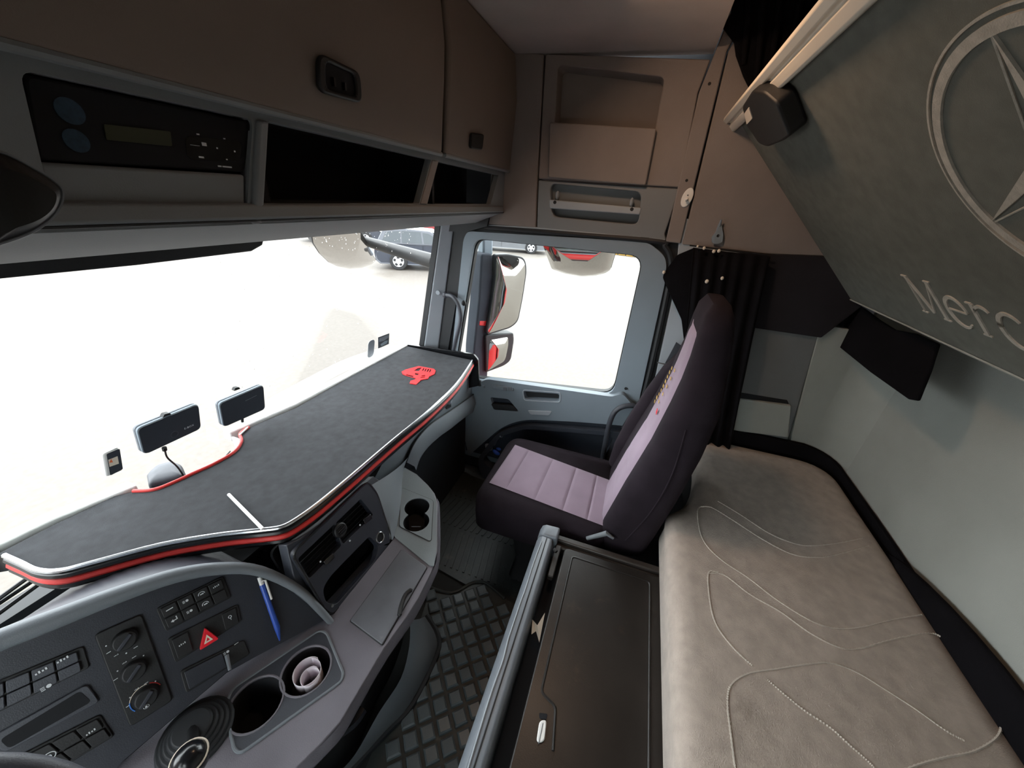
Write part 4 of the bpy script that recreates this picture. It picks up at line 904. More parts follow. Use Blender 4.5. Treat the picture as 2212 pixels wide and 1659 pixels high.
# belt and stalk
blt = thing('seat_belt', 'dark grey seat belt running from the door pillar down behind the passenger seat', 'seat belt', AX(1436, 800, 1.05))
bp_ = [AX(1470, 745, 1.07), AX(1440, 800, 1.06), AX(1405, 850, 1.03), AX(1375, 890, 1.0), AX(1350, 930, 0.96)]
mb = MB(); bs_ = spline(bp_, 6); mb.loft([[p + V((-0.002, 0.020, 0.010)), p + V((-0.002, -0.020, -0.010)), p + V((0.0, -0.020, -0.010)), p + V((0.0, 0.020, 0.010))] for p in bs_])
obj('webbing', mb, M['dash_dark'], blt)
obj('buckle_loop', MB().box(AX(1445, 790, 1.052), (0.012, 0.03, 0.045), Matrix.Rotation(0.5, 3, 'X')), M['black'], blt, bevel=0.004)
obj('buckle_tongue', MB().tube([AX(1420, 783, 1.05), AX(1440, 787, 1.05)], 0.006, 8, flat=0.4), M['steel'], blt)
# tubular hand rail beside the seat
hr = [AX(1396, 881, 1.07), AX(1358, 876, 1.045), AX(1332, 886, 1.035), AX(1318, 910, 1.03), AX(1308, 955, 1.03), AX(1300, 1000, 1.04)]
t = thing('side_hand_rail', 'bent dark grey tubular hand rail between the door and the passenger seat', 'rail', hr[-1])
obj('tube', MB().tube(spline(hr, 6), 0.0125, 10), M['dash_dark'], t); obj('foot', MB().tube([hr[-1], AX(1318, 1010, 1.05)], 0.016, 8), M['seal'], t)
obj('foot_bolt', MB().ball(AX(1285, 1001, 1.03), (0.005,) * 3, 8, 6), M['steel'], t)

# ================================================================== STORAGE BOX ON THE ENGINE TUNNEL
bx = thing('storage_box', 'worn black storage box with a grey front rail in the middle of the cab', 'box', (-0.1, -0.1, 0.0))
x0, x1 = -0.75, 0.372
obj('front_wall', MB().box(((x0 + x1) / 2, 0.115, 0.21), (x1 - x0, 0.05, 0.42)), M['black'], bx)
rp_ = [(0.146, 0.40), (0.146, 0.470), (0.140, 0.490), (0.128, 0.500), (0.098, 0.500), (0.090, 0.494), (0.086, 0.47), (0.086, 0.40)]
obj('front_rail', MB().prism([(x0, y, z) for y, z in rp_], (x1 - 0.045 - x0, 0, 0)), M['rail'], bx, bevel=0.003)
obj('rail_end_cap', MB().prism([(x1 - 0.043, y * 1.0 + (0.0), z + 0.004) for y, z in rp_[:4] + [(0.076, 0.504), (0.076, 0.40)]], (0.052, 0, 0)), M['rail'], bx, bevel=0.008, seg=3)
obj('rail_groove', MB().tube([(x0, 0.112, 0.5005), (x1 - 0.05, 0.112, 0.5005)], 0.0018, 6), M['black'], bx)
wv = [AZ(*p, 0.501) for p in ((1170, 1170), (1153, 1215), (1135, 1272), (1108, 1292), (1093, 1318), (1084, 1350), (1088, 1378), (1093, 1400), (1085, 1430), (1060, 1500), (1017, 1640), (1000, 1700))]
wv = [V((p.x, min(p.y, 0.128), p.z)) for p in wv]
obj('rail_highlight', MB().tube(spline(wv, 5), 0.0022, 6), M['pillar'], bx)  # thin pale tube standing in for the wavy highlight along the rail
obj('end_wall', MB().box((x1 - 0.012, -0.14, 0.235), (0.024, 0.46, 0.49)), M['box'], bx, bevel=0.005)
obj('end_ledge', MB().box((x1 - 0.033, -0.14, 0.455), (0.02, 0.44, 0.02)), M['box'], bx, bevel=0.003)
obj('floor_pan', MB().box(((x0 + x1) / 2, -0.14, 0.40), (x1 - x0, 0.46, 0.02)), M['cavity'], bx)
FB_ = FZ(0.475)
lq = FB_.pxs([(1222, 1176), (1436, 1243), (1449, 1659), (1091, 1659)])
lidp = [(lq[0][0] - .012, lq[0][1]), (lq[1][0] - .012, lq[1][1]), (x0 + .02, -0.275), (x0 + .02, lq[0][1] - 0.002)]
lid = obj('lid', MB().plate(FB_, fillet(lidp, [.02, .006, 0, 0], 5), [], -0.05, 0.0), M['lid'], bx, bevel=0.006, seg=3)
inn = FB_.pxs([(1233, 1204), (1404, 1255), (1413, 1659), (1160, 1560)])
iy0, iy1, ix1 = inn[0][1] - .004, inn[1][1], (inn[0][0] + inn[1][0]) / 2
pth = [FB_.P(a, b, 0.0005) for a, b in fillet([(-0.205, iy0 - 0.052), (-0.125, iy0 - 0.04), (-0.11, iy0), (ix1, iy0), (ix1, iy1), (-0.7, iy1)], [0, .012, .012, .012, .014, 0], 5)]
obj('lid_step', MB().tube(pth, 0.0035, 8), M['lid'], lid)
obj('lid_panel', MB().plate(FB_, fillet([(ix1 - .004, iy0 - .004), (ix1 - .004, iy1 + .004), (-0.7, iy1 + .004), (-0.7, iy0 - 0.056), (-0.2, iy0 - 0.056), (-0.125, iy0 - .045), (-0.114, iy0 - .004)], .01), [], 0, 0.0015), M['lid'], lid)
bd = [FB_.px(*p) for p in ((1165, 1558), (1181, 1556), (1176, 1604), (1158, 1606))]
obj('badge', MB().plate(FB_, fillet(bd, 0.009, 5), [], 0, 0.005), M['white'], lid, bevel=0.002, label='pale capsule badge')
mb = MB(); p = FB_.px(1168, 1585); mb.fbox(FB_, p[0] - .02, p[0] + .018, p[1] - .0008, p[1] + .0008, .005, .0056); 
obj('badge_print', mb, M['dash'], lid)
obj('catch_recess', MB().plate(FB_, fillet([FB_.px(*p) for p in ((1164, 1540), (1183, 1543), (1180, 1556), (1165, 1552))], 0.004), [], 0, 0.002), M['cavity'], lid)
obj('rear_strip', MB().box(((x0 + .345) / 2, lq[1][1] - 0.03, 0.465), (.345 - x0, 0.035, 0.02)), M['lid'], bx, bevel=0.003)
obj('rear_gap_trim', MB().tube([(x0, lq[1][1] - .0105, .4765), (.34, lq[1][1] - .0105, .4765)], .002, 6), M['rail'], bx)
obj('spacer_block', MB().box((0.27, 0.068, 0.462), (0.13, 0.02, 0.02)), M['box'], bx, bevel=0.003)
obj('rail_latch', MB().tube([AZ(1197, 1186, .49), AZ(1202, 1192, .49)], 0.006, 8), M['black'], bx)
obj('corner_screw', MB().ball(AZ(1437, 1238, .478), (0.006,) * 3, 8, 6), M['rail'], bx)
tg = [AZ(*p, .455) for p in ((1150, 1338), (1176, 1330), (1165, 1388), (1148, 1370))]
mb = MB(); c = sum(tg, V((0, 0, 0))) / 4
mb.loft([[tg[0], tg[3]], [c + V((0, 0, .012)), c + V((-.01, 0, .0))], [tg[1] + Z * .015, tg[2]]], cap=False, closed=False)
o = obj('paper_scrap', mb, M['cream'], None, smooth=0); sm = o.modifiers.new('thick', 'SOLIDIFY'); sm.thickness = .001
tag(o, 'crumpled cream paper scrap wedged in the gap beside the storage box lid', 'paper')

# ================================================================== LOWER BUNK
bunk = thing('lower_bunk', 'lower bunk with a quilted taupe mattress along the rear wall', 'bed', (0, -0.62, 0.0))
mo = fillet([(0.500, -0.262), (-1.22, -0.262), (-1.22, -0.945), (1.066, -0.945), (1.066, -0.42), (0.78, -0.40), (0.56, -0.33)], [.05, .02, .02, .13, .04, .2, .08], 8)
mcx, mcy = 0.0, -0.62
def inset(d): return [(a - math.copysign(d, a - mcx) * min(1, abs(a - mcx) / .3), b - math.copysign(d, b - mcy) * min(1, abs(b - mcy) / .1)) for a, b in mo]
mb = MB(); mb.loft([[V((a, b, z_)) for a, b in inset(d)] for d, z_ in ((.012, .485), (0.0, .50), (-.004, .55), (0.0, .585), (.012, .610), (.03, .620), (.06, .623))])
mat_ = obj('mattress', mb, M['mattress'], bunk, smooth=70)
def seam(pts, nm='quilt_seam'):
    pp = spline([AZ(*p, 0.6225) for p in pts], 16)
    pp = [p for p in pp if -0.94 < p.y < -0.29]
    mb = MB(); mb.tube(pp, [0.0016 if i % 2 else 0.0029 for i in range(len(pp))], 5); obj(nm, mb, M['thread'], mat_)
C8 = lambda x, y: (1400 + x * 0.4575, 900 + y * 0.4575)
seam([C8(*p) for p in ((330, 400), (430, 460), (560, 545), (660, 590), (750, 610), (880, 600), (1010, 575))])
seam([C8(*p) for p in ((250, 425), (300, 430), (400, 490), (540, 580), (680, 650), (800, 665), (900, 650), (1040, 610))])
seam([C8(*p) for p in ((300, 428), (240, 430), (240, 520), (270, 600), (350, 680), (470, 760), (600, 860), (760, 960), (880, 1000), (1000, 995), (1150, 960), (1290, 935))])
seam([C8(*p) for p in ((330, 735), (285, 740), (290, 860), (320, 980), (400, 1090), (490, 1175))])
seam([C8(*p) for p in ((285, 740), (360, 750), (480, 840), (620, 920), (760, 1020), (900, 1090), (1000, 1095), (1150, 1055), (1300, 1025), (1390, 1045), (1500, 1180), (1600, 1330), (1660, 1430), (1650, 1510), (1540, 1580), (1400, 1610), (1260, 1650), (1100, 1720))])
seam([C8(*p) for p in ((410, 1660), (390, 1500), (375, 1360), (390, 1270), (470, 1215), (620, 1190), (750, 1170), (860, 1165), (980, 1205), (1120, 1290), (1260, 1380), (1400, 1480), (1490, 1530))])
seam([C8(*p) for p in ((560, 1240), (640, 1310), (740, 1390), (860, 1470), (960, 1560), (1050, 1640), (1100, 1700))])
obj('bed_base', MB().box((-0.07, -0.66, 0.24), (2.28, 0.58, 0.46)), M['seal'], bunk)
# black padding at the end and in the gap behind the mattress
bp3 = [(1.088, -0.40, .675), (1.088, -0.60, .675), (1.088, -0.84, .675)] + [(0.99 + 0.097 * math.cos(t_), -0.86 - 0.097 * math.sin(t_), .672 - .02 * t_) for t_ in [i * math.pi / 12 for i in range(1, 7)]] + [(0.7, -0.957, .638), (0.5, -0.957, .632), (0.2, -0.957, .630)]
mb = MB(); rr = []
for i, (x_, y_, z_) in enumerate(bp3):
    xa, ya, _ = bp3[max(i - 1, 0)]; xb, yb, _ = bp3[min(i + 1, len(bp3) - 1)]; n_ = V((-(yb - ya), xb - xa, 0)).normalized()
    th = .016 if i < 8 else .008
    rr.append([V((x_, y_, .56)) - n_ * th, V((x_, y_, z_)) - n_ * th, V((x_, y_, z_)) + n_ * .01, V((x_, y_, .56)) + n_ * .01])
tag(obj('end_bolster', mb.loft(rr), M['cloth'], bevel=0.004), 'black padded band round the far end of the mattress against the side wall', 'bolster')
mb = MB(); rings = []
for k in range(13):
    t_ = k / 12; xx = 0.60 - 0.95 * t_; h = 0.09 * math.sin(math.pi * min(1, t_ * 1.0)) ** .7 + .005; d = 0.030 * math.sin(math.pi * t_) ** .5 + .004
    rings.append([V((xx, -0.945 + 0.0 + d * math.cos(a) * .9, 0.60 + h * math.sin(a))) for a in [2 * math.pi * j / 14 for j in range(14)]])
tag(obj('black_pillow', mb.loft(rings), M['cloth'], smooth=70), 'long black cushion squeezed between the mattress and the rear wall', 'cushion')

# ================================================================== UPPER BUNK
FB = Fr((0, -0.743, 1.303), -X, V((0, 0.533, 0.527)))
ub = thing('upper_bunk', 'folded-up upper bunk with a dark underside carrying a star emblem and lettering', 'bed', FB.P(0, 0.35, -0.05))
obj('underside', MB().plate(FB, [(-1.06, 0.0), (1.2, 0.0), (1.2, 0.75), (-1.06, 0.75)], [], -0.10, 0.0), M['bunk'], ub, bevel=0.006)
obj('bottom_piping', MB().tube([FB.P(-1.06, 0.0, 0), FB.P(1.2, 0.0, 0)], 0.0028, 6), M['rear'], ub)
bar_p = [(0.727, 0.0), (0.727, 0.016), (0.732, 0.020), (0.752, 0.020), (0.755, 0.013), (0.760, 0.013), (0.763, 0.022), (0.779, 0.026), (0.786, 0.018), (0.786, -0.1), (0.745, -0.1)]
obj('front_rail', MB().prism([FB.P(-1.10, b, c_) for b, c_ in bar_p], FB.u * 2.3), M['bar'], ub, bevel=0.002, label='cream coloured front rail')
obj('rail_end', MB().prism([FB.P(-1.112, b, c_ * 1.1) for b, c_ in bar_p], FB.u * 0.012), M['black'], ub)
# star in a ring, embroidered
cs, R_ = (-0.0466, 0.4576), 0.171
def ringm(r, w_, h): return MB().plate(FB, circ(cs, r + w_ / 2, 96), [circ(cs, r - w_ / 2, 96)], 0.0, h)
obj('emblem_ring', ringm(R_ - .004, 0.014, 0.003), M['embroidery'], ub); obj('emblem_ring', ringm(R_ + .012, 0.0035, 0.0025), M['embroidery'], ub)
for k in range(3):
    a0 = math.pi / 2 + k * 2 * math.pi / 3; tip = (cs[0] + (R_ - .008) * math.cos(a0), cs[1] + (R_ - .008) * math.sin(a0))
    def at_(r, da): return (cs[0] + r * math.cos(a0 + da), cs[1] + r * math.sin(a0 + da))
    obj('star_arm', MB().plate(FB, [tip, at_(.028, -math.pi / 3), cs, at_(.006, 0)], [], 0, 0.003), M['embroidery'], ub)
    q0, q1 = at_(.028, math.pi / 3), at_(R_ - .010, 0.02)
    obj('star_outline', MB().tube([FB.P(*q0, .001), FB.P(*q1, .001)], .0016, 5), M['embroidery'], ub)
# serif lettering drawn as flat stitched strokes
def stroke(mb, pts, w0, w1=None):
    pts = [V(p) for p in pts]; n = len(pts); L_, R2 = [], []
    for i, p in enumerate(pts):
        t_ = (pts[min(i + 1, n - 1)] - pts[max(i - 1, 0)]).normalized(); nn = V((-t_.y, t_.x)); ww = w0 if w1 is None else (w0 + (w1 - w0) * math.sin(math.pi * i / (n - 1)))
        L_.append(tuple(p + nn * ww / 2)); R2.append(tuple(p - nn * ww / 2))
    for i in range(n - 1): mb.prism([FB.P(*q, 0) for q in (L_[i], L_[i + 1], R2[i + 1], R2[i])], FB.n * 0.0025)
def arcp(cx, cy, rx, ry, a0, a1, n=16): return [(cx + rx * math.cos(math.radians(a0 + (a1 - a0) * k / n)), cy + ry * math.sin(math.radians(a0 + (a1 - a0) * k / n))) for k in range(n + 1)]
def letter(ch, x, y, H, xh):
    mb = MB(); s = stroke; th, tk = .0035, .010; sf = .011
    def serif(px, py): s(mb, [(px - sf, py), (px + sf, py)], th)
    if ch == 'M':
        W_ = .098; s(mb, [(x + .008, y), (x + .008, y + H)], th); s(mb, [(x + .008, y + H), (x + W_ * .48, y + .008)], tk); s(mb, [(x + W_ * .48, y + .008), (x + W_ - .012, y + H)], th); s(mb, [(x + W_ - .012, y + H), (x + W_ - .012, y)], tk)
        for q in ((x + .008, y), (x + W_ - .012, y), (x + .004, y + H), (x + W_ - .010, y + H)): serif(*q)
        adv = .110
    elif ch in 'ec':
        rx, ry = .030, xh / 2; cx, cy = x + .034, y + ry
        if ch == 'e': s(mb, [(cx - rx, cy + .004), (cx + rx * .92, cy + .004)], th); s(mb, arcp(cx, cy, rx, ry, 6, 320, 24), th, tk)
        else: s(mb, arcp(cx, cy, rx, ry, 42, 320, 24), th, tk)
        adv = .074
    elif ch == 'r':
        s(mb, [(x + .018, y), (x + .018, y + xh)], tk); s(mb, arcp(x + .040, y + xh * .62, .022, xh * .36, 170, 40, 10), th, tk * .7); serif(x + .018, y); s(mb, [(x + .004, y + xh), (x + .02, y + xh)], th); adv = .068
    elif ch == 'd':
        s(mb, arcp(x + .034, y + xh / 2, .030, xh / 2, 20, 340, 24), th, tk); s(mb, [(x + .062, y), (x + .062, y + H)], tk * .8); adv = .080
    elif ch == 's':
        s(mb, arcp(x + .026, y + xh * .74, .020, xh * .25, 30, 250, 14) + arcp(x + .026, y + xh * .26, .022, xh * .26, 80, -150, 14), th, tk * .8); adv = .058
    elif ch == '-': s(mb, [(x + .006, y + xh * .5), (x + .034, y + xh * .5)], tk * .7); adv = .042
    elif ch == 'B':
        s(mb, [(x + .012, y), (x + .012, y + H)], tk); s(mb, arcp(x + .03, y + H * .75, .030, H * .25, 110, -100, 14), th, tk); s(mb, arcp(x + .032, y + H * .26, .036, H * .26, 100, -110, 14), th, tk); adv = .084
    elif ch == 'n':
        s(mb, [(x + .014, y), (x + .014, y + xh)], tk); s(mb, arcp(x + .036, y + xh * .62, .022, xh * .36, 170, 0, 10) + [(x + .058, y)], th, tk); serif(x + .014, y); serif(x + .058, y); adv = .080
    else:
        s(mb, [(x + .006, y + xh), (x + .052, y + xh), (x + .006, y), (x + .054, y)], th, tk * .7); adv = .062
    obj('letter', mb, M['embroidery'], ub); return adv
xx = -0.560
for ch in 'Mercedes-Benz': xx += letter(ch, xx, 0.099, 0.106, 0.078)
# latch hanging on the rail end
lt_ = thing('bunk_latch', 'black padded latch strap hanging over the rail of the upper bunk', 'latch', FB.P(*FB.px(1665, 250), 0.03))
FK = FB.shift(0.03)
lp_ = fillet(FK.pxs([(1634, 188), (1660, 190), (1690, 215), (1718, 285), (1700, 298), (1668, 311), (1650, 305), (1620, 262), (1612, 222)]), 0.012)
obj('body', MB().plate(FK, lp_, [], -0.028, 0.012), M['black'], lt_, bevel=0.006, seg=3)
obj('hook_arm', MB().tube([FK.P(*FK.px(1632, 200), -0.01), FK.P(*FK.px(1622, 215), -0.03)], 0.008, 8), M['black'], lt_)
obj('reflector', MB().plate(FK, fillet(FK.pxs([(1619, 236), (1629, 222), (1637, 246), (1624, 260)]), 0.005), [], 0.008, 0.014), M['cream'], lt_, label='small cream tab')
# black cloth hanging from the bunk edge
FCq = Fr((0, -0.86, 0), -X, Z)
cl = [(1812, 628), (1850, 655), (1895, 690), (1930, 712), (1975, 720), (2022, 742), (2004, 800), (1978, 865), (1960, 862), (1880, 805), (1800, 740), (1764, 716), (1790, 672)]
FCl = Fr((0, -0.80, 0), -X, Z); ca = FCl.pxs(cl)
mb = MB(); mb.plate(FCl, ca, [], -0.012, 0.0)
tag(obj('black_cloth', mb, M['cloth'], bevel=0.004), 'black cloth hanging down from the lower edge of the upper bunk', 'cloth')

# ================================================================== CURTAINS AND WALL HOOKS
def pleats(tops, bots, x_, amp, n, per):
    mb = MB(); rows = []
    T_, B_ = spline(tops, n), spline(bots, n)
    m = min(len(T_), len(B_))
    for k in range(9):
        v_ = k / 8; rows.append([T_[i].lerp(B_[i], v_) + V((amp * (0.4 + 0.6 * v_) * math.sin(2 * math.pi * per * i / (m - 1) + 0.6 * math.sin(3 * v_)), 0, 0)) for i in range(m)])
    mb.loft(rows, cap=False, closed=False); return mb
cur = thing('curtain', 'black pleated cab curtain gathered behind the passenger seat next to the door', 'curtain', AX(1560, 700, 1.05))
o = obj('pleated_cloth', pleats([AX(1497, 535, 1.055), AX(1550, 541, 1.055), AX(1605, 548, 1.055), AX(1662, 556, 1.055)], [AX(1462, 960, 1.0), AX(1490, 965, 1.0), AX(1530, 970, 1.0), AX(1575, 975, 1.0)], 1.05, 0.014, 14, 6), M['cloth'], cur, smooth=70)
sm = o.modifiers.new('thick', 'SOLIDIFY'); sm.thickness = 0.002
FCu = Fr((1.085, 0, 0), -Y, Z)
obj('front_flap', MB().plate(FCu, fillet(FCu.pxs([(1502, 534), (1462, 551), (1438, 584), (1431, 598), (1440, 620), (1472, 690), (1480, 760), (1505, 760), (1520, 600)]), 0.01), [], 0, 0.004), M['cloth'], cur, bevel=0.001)
for q, r_ in (((1507, 532), .004), ((1521, 536), .0055), ((1542, 543), .006), ((1553, 542), .006), ((1434, 588), .006), ((1527, 608), .007), ((1560, 601), .006)):
    p = AX(q[0], q[1], 1.036 if q[0] > 1440 else 1.075)
    obj('curtain_hook', MB().ball(p, (r_ * .6, r_, r_ * 1.15), 10, 6), M['cream'], cur)
obj('curtain_rail', MB().tube([AX(1490, 530, 1.065), AX(1665, 553, 1.065)], 0.003, 8), M['black'], cur)
uc = thing('upper_curtain', 'black curtain bunched against the side wall above the upper bunk rail', 'curtain', AX(1640, 80, 1.07))
FU = Fr((1.075, 0, 0), -Y, Z)
obj('cloth', MB().plate(FU, FU.pxs([(1590, -60), (1578, 30), (1561, 58), (1586, 92), (1590, 120), (1606, 165), (1634, 222), (1700, 260), (1800, 150), (1950, -60)]), [], -0.01, 0.008), M['cloth'], uc, bevel=0.004)
for a, b in (((1650, -40), (1632, 190)), ((1690, -40), (1660, 170)), ((1618, -40), (1606, 140)), ((1740, -50), (1700, 130))):
    obj('fold', MB().tube([AX(*a, 1.062), AX((a[0] + b[0]) / 2 + 3, (a[1] + b[1]) / 2, 1.058), AX(*b, 1.064)], [0.012, 0.010, 0.007], 10), M['cloth'], uc)
tag(obj('rail_fitting', MB().box(AX(1580, 22, 1.085), (0.03, 0.02, 0.07), Matrix.Rotation(0.25, 3, 'X')), M['rail'], bevel=0.004), 'small grey curtain rail fitting at the top of the side wall', 'fitting')
t = thing('oval_hook', 'pale oval wall hook on the seam strip above the door', 'hook', AX(1484, 428, 1.09))
c = FWL.px(1484, 427); r1 = (V(FWL.px(1484, 448)) - V(c)).length
obj('back_plate', MB().plate(FWL, circ(c, r1 * .55, 24, r1, -0.2), [], 0.006, 0.011), M['white'], t, bevel=0.002)
obj('peg', MB().tube([FWL.P(c[0], c[1] - .004, .010), FWL.P(c[0], c[1] - .010, .022), FWL.P(c[0] - .002, c[1] - .004, .030)], [.005, .005, .004], 10), M['white'], t)
obj('screw', MB().ball(FWL.P(c[0], c[1] + .008, .011), (.003, .003, .003), 8, 6), M['steel'], t)
t = thing('coat_hook', 'grey teardrop coat hook on the side wall above the black curtain', 'hook', AX(1549, 505, 1.09))
th_ = FWL.pxs([(1552, 482), (1558, 487), (1561, 508), (1559, 522), (1548, 527), (1537, 524), (1536, 512), (1545, 502)])
obj('back_plate', MB().plate(FWL, fillet(th_, .006), [circ(FWL.px(1550, 509), .0055, 16)], 0.002, 0.016), M['door'], t, bevel=0.003)
obj('tip', MB().tube([FWL.P(*FWL.px(1553, 488), .012), FWL.P(*FWL.px(1556, 474), .022)], [.006, .003], 8), M['door'], t)

# ================================================================== FLOOR MATS
random.seed(11)
pm = thing('ribbed_mat', 'black ribbed rubber mat covering the passenger footwell', 'mat', (0.75, 0.5, 0.0))
pmp = fillet([(0.33, 0.16), (0.40, 0.62), (0.45, 0.95), (1.03, 0.95), (1.03, -0.15), (0.42, -0.15)], 0.03)
obj('base', MB().plate(FZ(0.0), pmp, [], 0.002, 0.010), M['rubber'], pm)
mb = MB()
for i in range(34):
    yy = -0.12 + i * 0.031
    for x_a, x_b, sgn in ((0.42, 0.62, 1), (0.64, 0.82, -1), (0.84, 1.0, 1)):
        mb.prism([V((x_a, yy, .009)), V((x_b, yy + sgn * .035, .009)), V((x_b, yy + sgn * .035 + .010, .009)), V((x_a, yy + .010, .009))], Z * .005)
stuff(obj('ribs', mb, M['rubber'], pm))
tm = thing('block_tread_mat', 'black rubber mat of raised square blocks on the floor between console and storage box', 'mat', (0.1, 0.3, 0.0))
C6 = lambda x, y: AZ(780 + x * .3611, 1060 + y * .3611, .028)
mo_ = [AZ(*p, .012) for p in ((905, 1262), (918, 1268), (975, 1283), (1022, 1261), (1052, 1264), (1090, 1296))]
mo2 = [(p.x, p.y) for p in mo_] + [(0.36, 0.165), (-0.6, 0.165), (-0.6, 0.43), (-0.35, 0.45), (0.0, 0.50), (0.25, 0.56)]
obj('base', MB().plate(FZ(0.0), fillet(mo2, 0.02), [], 0.010, 0.018), M['rubber'], tm)
rr = [V((p.x, p.y, .02)) for p in mo_]; obj('edge_bead', MB().tube(spline(rr, 4), 0.007, 8), M['rubber'], tm)
o0 = C6(510, 665); du = (C6(725, 590) - C6(510, 665)) / 3; dv_ = (C6(575, 905) - C6(510, 665)) / 3
du.z = dv_.z = 0
def inpoly(p, lp):
    r = False; n = len(lp)
    for i in range(n):
        (xa, ya), (xb, yb) = lp[i], lp[(i + 1) % n]
        if (ya > p[1]) != (yb > p[1]) and p[0] < (xb - xa) * (p[1] - ya) / (yb - ya) + xa: r = not r
    return r
mb = MB(); hu, hv = du * 0.40, dv_ * 0.40
mb.loft([[hu * a * s_ + hv * b * s_ + Z * h for a, b in ((-1, -1), (1, -1), (1, 1), (-1, 1))] for s_, h in ((1.0, 0.0), (0.95, 0.009), (0.74, 0.012))])
bme = mb.mesh('tread_block'); bme.materials.append(M['tread'])
cnt = 0
for i in range(-14, 16):
    for j in range(-8, 30):
        p = o0 + du * i + dv_ * j
        if all(inpoly((p.x + q.x, p.y + q.y), mo2) for q in (hu + hv, hu - hv, -hu + hv, -hu - hv)) and p.x > -0.42 and cnt < 300:
            o = bpy.data.objects.new('tread_block', bme); COL.objects.link(o); o.parent = tm
            o.matrix_parent_inverse = Matrix.Translation(-tm.location); o.location = (p.x, p.y, 0.017); o.rotation_euler = (random.uniform(-.05, .05), random.uniform(-.05, .05), 0); cnt += 1

# ================================================================== OUTSIDE
GZ = -1.30
struct(obj('ground', MB().box((14, 5, GZ - .05), (140, 140, .1)), M['ground']))
# main and wide-angle mirrors on the passenger side
FMR = Fr((1.45, 0.712, 1.055), (0.83, -0.55, 0), Z)
mm = thing('door_mirror', 'tall rain-speckled rear view mirror outside the passenger door window', 'mirror', FMR.P(0, 0, -0.05))
mg = [(1072, 554), (1097, 553), (1131, 560), (1135, 586), (1127, 642), (1117, 692), (1102, 705), (1056, 719), (1053, 713), (1061, 670), (1071, 600)]
ma = FMR.pxs(mg); mc = (sum(p[0] for p in ma) / len(ma), sum(p[1] for p in ma) / len(ma))
gl_ = fillet(ma, [.02, .02, .04, .03, .06, .05, .03, .01, .01, .05, .05], 5)
big = [(mc[0] + (a - mc[0]) * 1.07, mc[1] + (b - mc[1]) * 1.05) for a, b in gl_]
mb = MB(); mb.loft([[FMR.P(a, b, 0.004) for a, b in big], [FMR.P(a, b, -0.03) for a, b in big], [FMR.P(mc[0] + (a - mc[0]) * .7, mc[1] + (b - mc[1]) * .8, -0.13) for a, b in big]])
obj('housing', mb, M['seal'], mm, bevel=0.004); mb = MB(); mb.loft([[FMR.P(mc[0] + (a - mc[0]) * s_, mc[1] + (b - mc[1]) * s_, h) for a, b in gl_] for s_, h in ((1.0, .004), (.85, .0105), (.65, .0165), (.4, .0215), (.15, .024))])
obj('glass', mb, M['mirror'], mm, smooth=80)
FMH = FMR.shift(-0.05)
obj('mount_column', MB().plate(FMH, fillet(FMH.pxs([(1034, 546), (1058, 546), (1060, 640), (1052, 720), (1047, 830), (1016, 830), (1018, 750), (1029, 640)]), 0.02), [], -0.07, 0.03), M['door_dark'], mm, bevel=0.01, seg=3)
obj('top_arm', MB().plate(FMH, FMH.pxs([(1044, 500), (1066, 500), (1065, 552), (1044, 552)]), [], -0.06, 0.0), M['door'], mm, bevel=0.01)
obj('red_cap', MB().plate(FMH, FMH.pxs([(1030, 690), (1056, 690), (1055, 702), (1029, 700)]), [], 0.0, 0.032), M['cab_red'], mm, bevel=0.004, label='red band')
wm = thing('wide_angle_mirror', 'small square wide-angle mirror below the tall door mirror', 'mirror', FMR.P(*FMR.px(1080, 762), -0.03))
wg = fillet(FMR.pxs([(1058, 735), (1097, 728), (1099, 745), (1092, 779), (1054, 801)]), [.015, .015, .03, .03, .01], 5)
wh = fillet(FMR.pxs([(1049, 724), (1110, 719), (1111, 736), (1104, 779), (1090, 790), (1050, 805)]), [.02, .015, .03, .03, .03, .01], 5)
obj('housing', MB().plate(FMR, wh, [], -0.07, 0.0), M['seal'], wm, bevel=0.008, seg=3); wc_ = (sum(p[0] for p in wg) / len(wg), sum(p[1] for p in wg) / len(wg))
mb = MB(); mb.loft([[FMR.P(wc_[0] + (a - wc_[0]) * s_, wc_[1] + (b - wc_[1]) * s_, h) for a, b in wg] for s_, h in ((1.0, .0), (.85, .006), (.65, .011), (.4, .0145), (.15, .016))])
obj('glass', mb, M['mirror'], wm, smooth=80)
mb = MB()
for k in range(120):
    q = random.choice(((1104, 720, 1110, 775), (1060, 556, 1130, 640))); p = FMR.px(random.uniform(q[0], q[2]), random.uniform(q[1], q[3])); r_ = random.uniform(.0008, .002); mb.ball(FMR.P(*p, .008), (r_,) * 3, 5, 4)
stuff(obj('raindrops', mb, M['drop'], wm))
pA = FMH.P(*FMH.px(1055, 510), -0.03)
obj('upper_bracket', MB().tube(spline([pA, pA + Z * 0.25, V((1.30, pA.y + .05, 1.62)), V((1.17, pA.y + .08, 1.62))], 5), 0.02, 10), M['seal'], mm)
pB = FMH.P(*FMH.px(1030, 828), -0.02)
obj('lower_bracket', MB().tube([pB, pB - Z * .15, V((1.17, pB.y + .05, .62))], 0.025, 10), M['seal'], mm)
